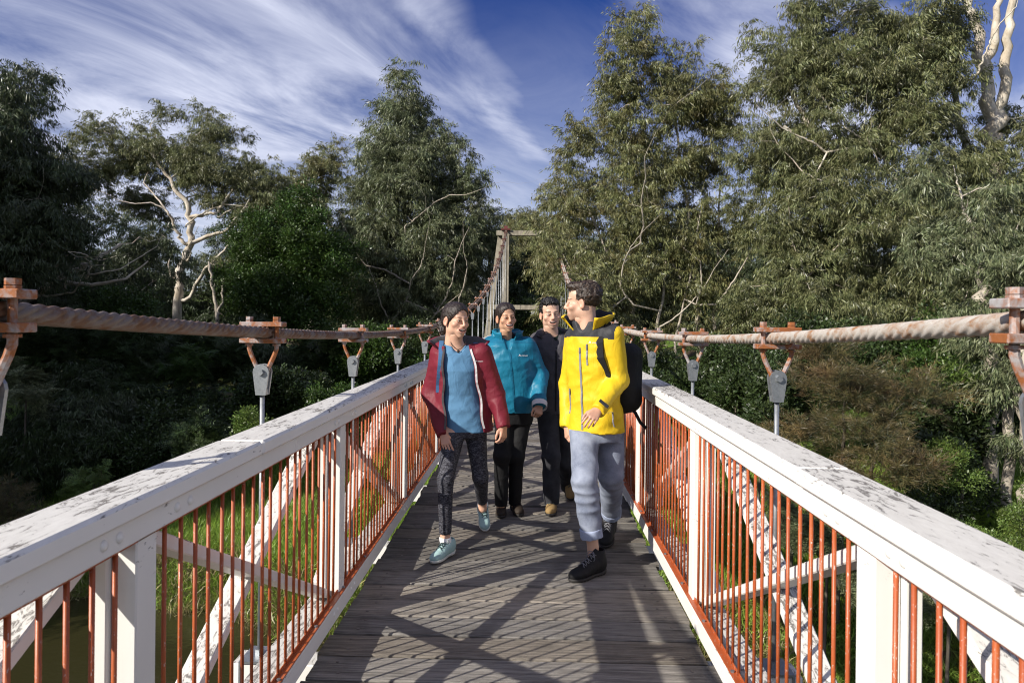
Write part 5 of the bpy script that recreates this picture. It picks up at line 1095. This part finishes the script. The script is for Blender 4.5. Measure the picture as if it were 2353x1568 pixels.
wop = np.interp(g[..., 2], (.80, 1.0, 1.2, 1.34, 1.45), (.122, .116, .104, .088, .085)) + .006 * np.sin(g[..., 2] * 26); opn = np.maximum(np.abs(u + .010) - wop, -v + .0)
JF.d = np.maximum(JF.d, -opn).astype(np.float32); JF.d = np.maximum(JF.d, -(SF.val(g) - .004)).astype(np.float32)
S2, g2 = JF.all()
obj_from(JF, 'jacket', [C_RED, C_REDIN], r1, zone=lambda c: ((np.abs((c - np.array([sp['ctr'](z) for z in c[:, 2]])) @ sp['lat'] + .010) < np.interp(c[:, 2], (.80, 1.0, 1.2, 1.34, 1.45), (.122, .116, .104, .088, .085)) + .010) & (c[:, 2] < 1.43) & (((c - np.array([sp['ctr'](z) for z in c[:, 2]])) @ sp['f']) > .02) & (np.abs(SF.val(c)) < .012)) * 1)
for s_ in (-1, 1):
    fp = [sp['ctr'](z) + sp['lat'] * (-.010 + s_ * (np.interp(z, (.80, 1.0, 1.2, 1.34, 1.45), (.122, .116, .104, .088, .085)) + .006 * math.sin(z * 26) + .010)) for z in np.linspace(1.37, .83, 30)]
    fq = on_surface(JF, fp, -sp['f'], .003); ribbon('facing', fq, [sp['f']] * len(fq), .013, C_PINK if s_ > 0 else C_REDIN, r1, .003)
cl = collar('jacket_collar', [C_RED, C_REDIN], r1, J['neck'] + np.array((0, .012, -.028)), -sp['psi'], .092, .082, .105, .010, 2.15, flare=.075, drop=.045)
logo(JF, sp['ctr'](1.285) + sp['lat'] * .104, sp['lat'], -sp['f'], .009, C_WHITE, r1)
LF = legs_field(sp, (.079, .053, .040), dict(a=.93, b=.88), fold=.0035, seed=3, waist=(.148, .11)); tuck(LF, SF, .808, .022); obj_from(LF, 'leggings', C_HEATH, r1)
for q, tz, hz, nm in (('a', po(1462, 1905, 4.36), po(1520, 1888, 4.55), 'a'), ('b', po(1642, 1800, 5.04), po(1630, 1722, 5.24), 'b')):
    tz, hz = np.array(tz), np.array(hz); tz[2] = .006; hz[2] = .006 if q == 'a' else .10
    L0 = .255; hz = tz + unit(hz - tz) * L0
    shoe(tz, hz, 'sneaker', (S_MINT, S_WSOLE, S_LACE), r1, False, S_REDTAB if q == 'b' else None)
    ank = J['an_' + q]; ax = unit(J['kn_' + q] - ank); hl = hz + (tz - hz) * .19; MB().tube([ank + ax * .004, ank - ax * .018, hl + np.array((0, 0, .05))], [.0385, .040, .042], 16).build('sock', S_SOCK, r1, smooth=True)
# necklace
nkp = []
for a in np.linspace(-2.5, 2.5, 25):
    p = J['neck'] + sp['lat'] * .062 * math.sin(a * .62) + sp['f'] * (.055 * math.cos(a * .62) + .026) + np.array((0, 0, .050 - .078 * max(0, math.cos(a * .62)) ** 1.5)); nkp.append(p)
dp = nkp[12] + sp['f'] * .008 - np.array((0, 0, .012))
MB().tube(nkp, .0022, 5).tube([dp + sp['f'] * .004, dp - sp['f'] * .004], .011, 10).build('necklace', C_BROWN, r1, smooth=True)
JT = top_field(sp, [(.800, .190, .135), (.92, .188, .132), (1.08, .172, .122), (1.25, .178, .130, .005), (1.34, .170, .112), (zn, .105, .075)], (.068, .060, .047), arms='', fold=.009, seed=11)
bag = tag(empty('backpack', (0, 0, 0)), 'blue-strapped backpack worn by the woman in red', 'backpack')
for s in (-1, 1):
    pp = on_surface(JT, [sp['ctr'](z) + sp['lat'] * s * u_ for z, u_ in ((1.365, .122), (1.34, .124), (1.30, .130), (1.26, .138), (1.22, .146), (1.17, .154), (1.12, .162), (1.07, .168))], -sp['f'], .004)
    tp = [q for q in (JF.hit(sp['ctr'](1.36) + sp['lat'] * s * .118 + sp['f'] * v_ + np.array((0, 0, .2)), (0, 0, -1), .4) for v_ in (-.06, -.02, .02)) if q is not None]
    pt = [q + np.array((0, 0, .004)) for q in tp] + pp
    ribbon('shoulder_strap', pt, [np.array((0, 0, 1.)) for _ in tp] + [sp['f'] + np.array((0, 0, .5 if i == 0 else .1)) for i in range(len(pp))], .030, C_STRAPB, bag, .003)
BF = Field(sp['ctr'](1.2) - .3, sp['ctr'](1.2) + .3, .009); BF.rbox(sp['ctr'](1.17) - sp['f'] * .205, (.125, .085, .20), .06, np.stack([sp['lat'], sp['f'], (0, 0, 1)], -1)); obj_from(BF, 'bag_body', C_STRAPB, bag)

# ---------------------------------------------------------------- woman in the teal jacket
Tj = dict(pelvis=po(1738, 1378, 5.52), neck=po(1716, 1146, 5.52), head=(po(1712, 1075, 5.48)[0], 5.47, 1.588), sh_a=po(1662, 1166, 5.56), sh_b=po(1783, 1168, 5.52), el_a=po(1640, 1285, 5.66), el_b=po(1826, 1268, 5.56), wr_a=po(1652, 1390, 5.50), wr_b=po(1825, 1372, 5.36),
          hip_a=po(1712, 1400, 5.52), hip_b=po(1766, 1400, 5.54), kn_a=po(1697, 1541, 5.40), kn_b=po(1747, 1541, 5.46), an_a=po(1695, 1690, 5.47), an_b=po(1742, 1688, 5.56))
sp = dict(J=Tj, fem=True, psi=R(-8), tone=(.50, .290, .185), face=(math.sin(R(20)), -math.cos(R(20)), .03), tilt=(-.06, 0, 0), hs=1.0, smile=1.0, hair='sleek2', hair_c=HAIR1, hair_m=H_DARK, look=(.55, -.8, 0),
          hand_b=dict(f=po(1820, 1405, 5.30) - po(1825, 1372, 5.36), t=(-.7, -.6, 0), n=(.35, -.9, .2), curl=(40, 55, 40)), hand_a=dict(f=(0, -.3, -1), t=(.5, -.8, 0), n=(-.8, -.5, 0)))
t1 = person('laughing woman in a zipped teal jacket and black trousers, second from the left', sp); J = sp['J']; zn = J['neck'][2]
TF = top_field(sp, [(.838, .168, .128), (.93, .186, .136), (1.08, .182, .134), (1.25, .186, .138, .006), (1.36, .178, .118), (zn + .005, .098, .082)], (.074, .066, .050), fold=.009, wr=.010, seed=21)
TF.cone(J['neck'] + sp['f'] * .10 + np.array((0, 0, .03)), J['neck'] + sp['f'] * .13 - np.array((0, 0, .07)), .052, .018, .004, cut=True)
obj_from(TF, 'jacket', [C_TEAL, C_TEALD], t1, zone=lambda c: ((c[:, 2] > 1.385 + .25 * np.abs((c - J['neck']) @ sp['lat']) * 0) & (c[:, 2] > 1.30 + .55 * (.19 - np.abs((c - J['neck']) @ sp['lat'])) )) * 1)
collar('jacket_collar', [C_TEAL, C_TEALD], t1, J['neck'] + np.array((0, .008, -.022)), -sp['psi'], .080, .078, .110, .009, .95, flare=.030, drop=.020)
TS = Field(J['neck'] - .14, J['neck'] + .12, .006); TS.cone(J['neck'] - np.array((0, 0, .12)), J['neck'] + np.array((0, 0, .005)) - sp['f'] * .005, .085, .066, .02); obj_from(TS, 'tee', C_BLACK, t1)
zipline('zip', sp, TF, 1.335, .85, -.006, .013, C_TEALD, t1)
logo(TF, sp['ctr'](1.285) + sp['lat'] * .062, sp['lat'], -sp['f'], .013, C_WHITE, t1)
ax = unit(J['wr_b'] - J['el_b']); MB().tube([J['wr_b'] - ax * .028, J['wr_b'] + ax * .016], [.062, .060], 20, cap=False).tube([J['wr_b'] + ax * .016, J['wr_b'] - ax * .01], [.060, .046], 20, cap=False).build('turned_cuff', C_PINK, t1, smooth=True)
hood = Field(J['neck'] - .22, J['neck'] + .2, .0075); hood.ell(J['neck'] - sp['f'] * .085 + np.array((0, 0, .015)), (.115, .060, .055)); 
for s in (-1, 1): hood.ell(J['neck'] + sp['lat'] * s * .095 + np.array((0, 0, .022)) - sp['f'] * .02, (.032, .055, .045), .04)
S, g = hood.all(); hood.d += (.012 * (np.abs(vnoise(g * 26, 2) - .5) - .2)).astype(np.float32); obj_from(hood, 'hood', C_TEAL, t1)
LF = legs_field(sp, (.086, .062, .050), dict(a=1.10, b=1.10), fold=.006, seed=8, waist=(.158, .115)); tuck(LF, TF, .86); obj_from(LF, 'trousers', C_BLACK, t1)
for q, tz, hz in (('a', po(1694, 1752, 5.38), po(1697, 1700, 5.64)), ('b', po(1760, 1747, 5.44), po(1738, 1700, 5.68))):
    tz[2] = hz[2] = .006; hz = tz + unit(hz - tz) * .265; shoe(tz, hz, 'boot', (S_BRN, S_BSOLE, C_BLACK), t1, True)

# ---------------------------------------------------------------- man in the charcoal fleece
Dj = dict(pelvis=po(1874, 1345, 5.80), neck=po(1876, 1132, 5.80), head=(po(1862, 1060, 5.76)[0], 5.75, 1.622), sh_a=po(1820, 1152, 5.84), sh_b=po(1940, 1152, 5.80), el_a=po(1814, 1275, 5.95), el_b=po(1962, 1275, 5.85), wr_a=po(1822, 1378, 5.78), wr_b=po(1958, 1385, 5.72),
          hip_a=po(1850, 1372, 5.78), hip_b=po(1905, 1372, 5.84), kn_a=po(1864, 1545, 5.62), kn_b=po(1916, 1565, 5.86), an_a=po(1866, 1690, 5.62), an_b=po(1922, 1640, 6.16))
sp = dict(J=Dj, fem=False, psi=R(-6), tone=(.58, .365, .265), face=(math.sin(R(10)), -math.cos(R(10)), -.02), tilt=(-.07, 0, 0), hs=1.05, smile=.85, hair='curly', hair_c=HAIR2, hair_m=H_BLACK, look=(.3, -.95, 0), stubble=.14,
          hand_a=dict(f=(-.05, -.15, -1), t=(.5, -.85, 0), n=(-.8, -.6, 0), curl=(25, 40, 30)), hand_b=dict(f=(0, -.2, -1), t=(-.5, -.8, 0), n=(.8, -.5, 0)))
d1 = person('smiling man with black curly hair in a charcoal fleece and black jeans', sp); J = sp['J']; zn = J['neck'][2]
DF = top_field(sp, [(.795, .172, .128), (.93, .182, .132), (1.1, .184, .132), (1.28, .196, .136, .006), (1.39, .190, .118), (zn + .01, .100, .085)], (.076, .066, .050), fold=.008, wr=.012, seed=31)
DF.cone(J['neck'] + sp['f'] * .09 + np.array((0, 0, .05)), J['neck'] + sp['f'] * .13 - np.array((0, 0, .10)), .062, .014, .004, cut=True)
obj_from(DF, 'fleece', C_DARK, d1)
collar('fleece_collar', [C_DARK, C_BLACK], d1, J['neck'] + np.array((0, .010, -.030)), -sp['psi'], .090, .084, .075, .010, 1.6, flare=.050, drop=.045)
hood = Field(J['neck'] - .24, J['neck'] + .2, .0075); hood.ell(J['neck'] - sp['f'] * .10 + np.array((0, 0, .01)), (.13, .065, .06))
for s in (-1, 1): hood.ell(J['neck'] + sp['lat'] * s * .115 + np.array((0, 0, .004)) - sp['f'] * .01, (.045, .075, .045), .05)
S, g = hood.all(); hood.d += (.010 * (np.abs(vnoise(g * 22, 2) - .5) - .2)).astype(np.float32); obj_from(hood, 'hood', C_DARK, d1)
TS = Field(J['neck'] - .16, J['neck'] + .12, .006); TS.cone(J['neck'] - np.array((0, 0, .14)) + sp['f'] * .02, J['neck'] + np.array((0, 0, -.01)) - sp['f'] * .005, .090, .072, .02)
TS.cone(J['neck'] + sp['f'] * .10 + np.array((0, 0, .03)), J['neck'] + sp['f'] * .10 - np.array((0, 0, .06)), .045, .012, .004, cut=True); obj_from(TS, 'polo_shirt', cloth('dark_green_polo', (.010, .018, .014), .85), d1)
zipline('zip', sp, DF, 1.345, .82, -.004, .012, C_BLACK, d1)
LF = legs_field(sp, (.092, .072, .066), dict(a=1.10, b=1.06), fold=.012, seed=14, waist=(.168, .122)); tuck(LF, DF, .82); obj_from(LF, 'jeans', C_BLKJ, d1)
for q, tz, hz in (('a', po(1862, 1746, 5.46), po(1868, 1700, 5.70)), ('b', po(1932, 1696, 5.94), po(1924, 1640, 6.2))):
    tz[2] = .006; hz[2] = .006 if q == 'a' else .11; hz = tz + unit(hz - tz) * .285; shoe(tz, hz, 'boot', (S_TAN if q == 'a' else S_TAN, S_BSOLE, S_LACE), d1, True)

# ---------------------------------------------------------------- man in the yellow jacket, looking back over his shoulder
Yj = dict(pelvis=po(2016, 1408, 4.50), neck=po(1994, 1092, 4.46), head=(po(1972, 1030, 4.44)[0], 4.44, 1.690), sh_a=po(1945, 1142, 4.62), sh_b=po(2074, 1132, 4.36), el_a=po(1922, 1300, 4.72), el_b=po(2094, 1288, 4.38), wr_a=po(1918, 1440, 4.62), wr_b=po(2022, 1388, 4.14),
          hip_a=po(1976, 1450, 4.48), hip_b=po(2064, 1450, 4.52), kn_a=po(1980, 1630, 4.24), kn_b=po(2068, 1610, 4.52), an_a=po(2006, 1852, 4.26), an_b=po(2068, 1752, 4.92))
sp = dict(J=Yj, fem=False, psi=R(36), tone=(.56, .345, .245), face=(-math.cos(R(17)), math.sin(R(17)), -.02), tilt=(.04, 0, 0), hs=1.03, smile=.35, hair='wavy', hair_c=HAIR3, hair_m=H_BROWN, stubble=.30,
          hand_b=dict(f=po(1990, 1432, 4.04) - po(2022, 1388, 4.14), t=(-.75, .1, .5), n=(-.1, -1, .25), curl=(14, 24, 20)), hand_a=dict(f=po(1922, 1485, 4.56) - po(1918, 1440, 4.62), t=(.6, -.7, 0), n=(-.9, -.4, 0)))
y1 = person('tall man in a yellow jacket and rolled blue jeans looking back at the others', sp); J = sp['J']; zn = J['neck'][2]; ylat, yf = sp['lat'], sp['f']
YF = top_field(sp, [(.855, .178, .150, .01), (.95, .176, .144, .006), (1.10, .162, .130), (1.28, .166, .124, .006), (1.43, .168, .108), (zn + .005, .104, .088)], (.070, .058, .047), fold=.010, wr=.008, seed=41)
YF.cone(J['neck'] + sp['f'] * .10 + np.array((0, 0, .05)), J['neck'] + sp['f'] * .14 - np.array((0, 0, .10)), .060, .016, .004, cut=True)
ctr = sp['ctr']
def yoke(c):
    u = (c - J['neck']) @ ylat; v = (c - J['neck']) @ yf; arm_b = np.linalg.norm(c - J['sh_b'], axis=1); return ((c[:, 2] > 1.470 - .10 * np.clip(np.abs(u) - .08, 0, .2)) & (np.abs(u) < .215)) * 1
obj_from(YF, 'jacket', [C_YEL, C_CHAR], y1, zone=yoke)
collar('jacket_collar', [C_YEL, C_CHAR], y1, J['neck'] + np.array((.004, .006, -.028)), -sp['psi'], .090, .086, .118, .010, 1.35, flare=.055, drop=.040)
TS = Field(J['neck'] - .16, J['neck'] + .12, .006); TS.cone(J['neck'] - np.array((0, 0, .13)), J['neck'] + np.array((0, 0, -.015)), .072, .070, .02); obj_from(TS, 'tee', C_REDTEE, y1)
TB = Field(J['pelvis'] - .26, J['pelvis'] + .26, .008); TB.loft([(.810, *J['pelvis'][:2], .178, .148, -sp['psi'] * .8), (.90, *J['pelvis'][:2], .170, .140, -sp['psi'] * .8)], 0); S, g = TB.all(); TB.d = np.maximum(TB.d, (.815 + .035 * np.clip(((g - J['pelvis']) @ ylat + .02) / .1, 0, 1) + .03 * np.clip(-((g - J['pelvis']) @ ylat + .06) / .06, 0, 1) - g[..., 2])).astype(np.float32); obj_from(TB, 'tee_hem', C_REDTEE, y1)
zipline('zip', sp, YF, 1.40, .875, -.012, .013, C_GREYZ, y1); zipline('chest_pocket_zip', sp, YF, 1.425, 1.29, .040, .011, C_GREYZ, y1); zipline('pocket_zip', sp, YF, 1.13, .96, -.115, .012, C_GREYZ, y1, u1=-.140); zipline('pocket_zip', sp, YF, 1.02, .90, .165, .012, C_GREYZ, y1)
logo(YF, ctr(1.430) + ylat * .050, ylat, -yf, .012, C_WHITE, y1)
ax = unit(J['wr_b'] - J['el_b']); side = unit(np.cross(ax, (0, 0, 1))); fr = np.array((0, -1, .15)); fr = unit(fr - ax * (fr @ ax)); c_ = J['wr_b'] - ax * .012 + fr * .066; MB().box((0, 0, 0), (.013, .034, .004), bev=.003).build('cuff_tab', C_CHAR, y1).matrix_basis = Matrix.Translation(c_) @ Matrix(np.stack([ax, np.cross(fr, ax), fr], -1).tolist()).to_4x4()
LF = legs_field(sp, (.092, .080, .064), dict(a=.80, b=.86), fold=.015, seed=24, waist=(.168, .138)); tuck(LF, YF, .868, .016); obj_from(LF, 'jeans', C_DENIM, y1)
for q, hm in (('a', .80), ('b', .86)):
    kn, an = J['kn_' + q], J['an_' + q]; e = kn + (an - kn) * hm; ax = unit(an - kn)
    CF = Field(e - .14, e + .14, .006); CF.cone(e - ax * .035, e + ax * .010, .071, .070); CF.cone(e - ax * .2, e + ax * .2, .050, .050, cut=True); S, g = CF.all(); CF.d = np.maximum(CF.d, np.abs((g - e + ax * .014) @ ax) - .030).astype(np.float32); CF.d += (.008 * (np.abs(vnoise(g * 26, 6) - .5) - .2)).astype(np.float32)
    obj_from(CF, 'rolled_hem', C_CUFF, y1)
for q, tz, hz in (('a', po(1930, 1958, 4.10), po(2040, 1925, 4.28)), ('b', po(2046, 1850, 4.72), po(2068, 1810, 4.98))):
    tz[2] = .006; hz[2] = .006 if q == 'a' else .075; hz = tz + unit(hz - tz) * .290; shoe(tz, hz, 'hiking_shoe', (S_BLK, S_BSOLE, C_GREYZ), y1, True, wide=1.06)
bag = tag(empty('backpack', (0, 0, 0)), 'black daypack worn by the man in yellow', 'backpack')
YT = top_field(sp, [(.855, .178, .150, .01), (.95, .176, .144, .006), (1.10, .162, .130), (1.28, .166, .124, .006), (1.43, .168, .108), (zn + .005, .104, .088)], (.07, .058, .047), arms='', fold=.010, seed=41)
bc = ctr(1.19) - yf * .250 + ylat * .035; BM = np.stack([ylat, yf, (0, 0, 1)], -1); BF = Field(bc - .36, bc + .36, .0075); BF.rbox(bc, (.165, .120, .235), .085, BM); BF.rbox(bc - yf * .095 - np.array((0, 0, .07)), (.115, .055, .12), .05, BM, .03)
S, g = BF.all(); BF.d += (.012 * (np.abs(vnoise(g * np.array((12, 12, 9)), 8) - .5) - .2)).astype(np.float32); obj_from(BF, 'bag_body', C_BLACK, bag)
for s in (1,):
    pp = on_surface(YT, [ctr(z) + ylat * s * u_ for z, u_ in ((1.435, .118), (1.39, .120), (1.34, .126), (1.29, .136), (1.24, .146), (1.19, .152), (1.13, .156), (1.07, .158))], -yf, .006)
    tp = [q for q in (YF.hit(ctr(1.45) + ylat * s * .112 + yf * v_ + np.array((0, 0, .2)), (0, 0, -1), .4) for v_ in (-.10, -.06, -.02, .02, .05)) if q is not None]
    pt = [q + np.array((0, 0, .006)) for q in tp] + pp; ribbon('shoulder_strap', pt, [np.array((0, 0, 1.)) - yf * .2 for _ in tp] + [yf + np.array((0, 0, .5 if i == 0 else .1)) for i in range(len(pp))], .050, C_BLACK, bag, .005)
e = bc + ylat * .11 - np.array((0, 0, .20)); ribbon('hanging_strap', [e, e + np.array((.03, -.01, -.03)), e + np.array((.06, -.02, -.09)), e + np.array((.10, -.03, -.13))], [(0, -1, 0)] * 4, .022, C_BLACK, bag, .0015)
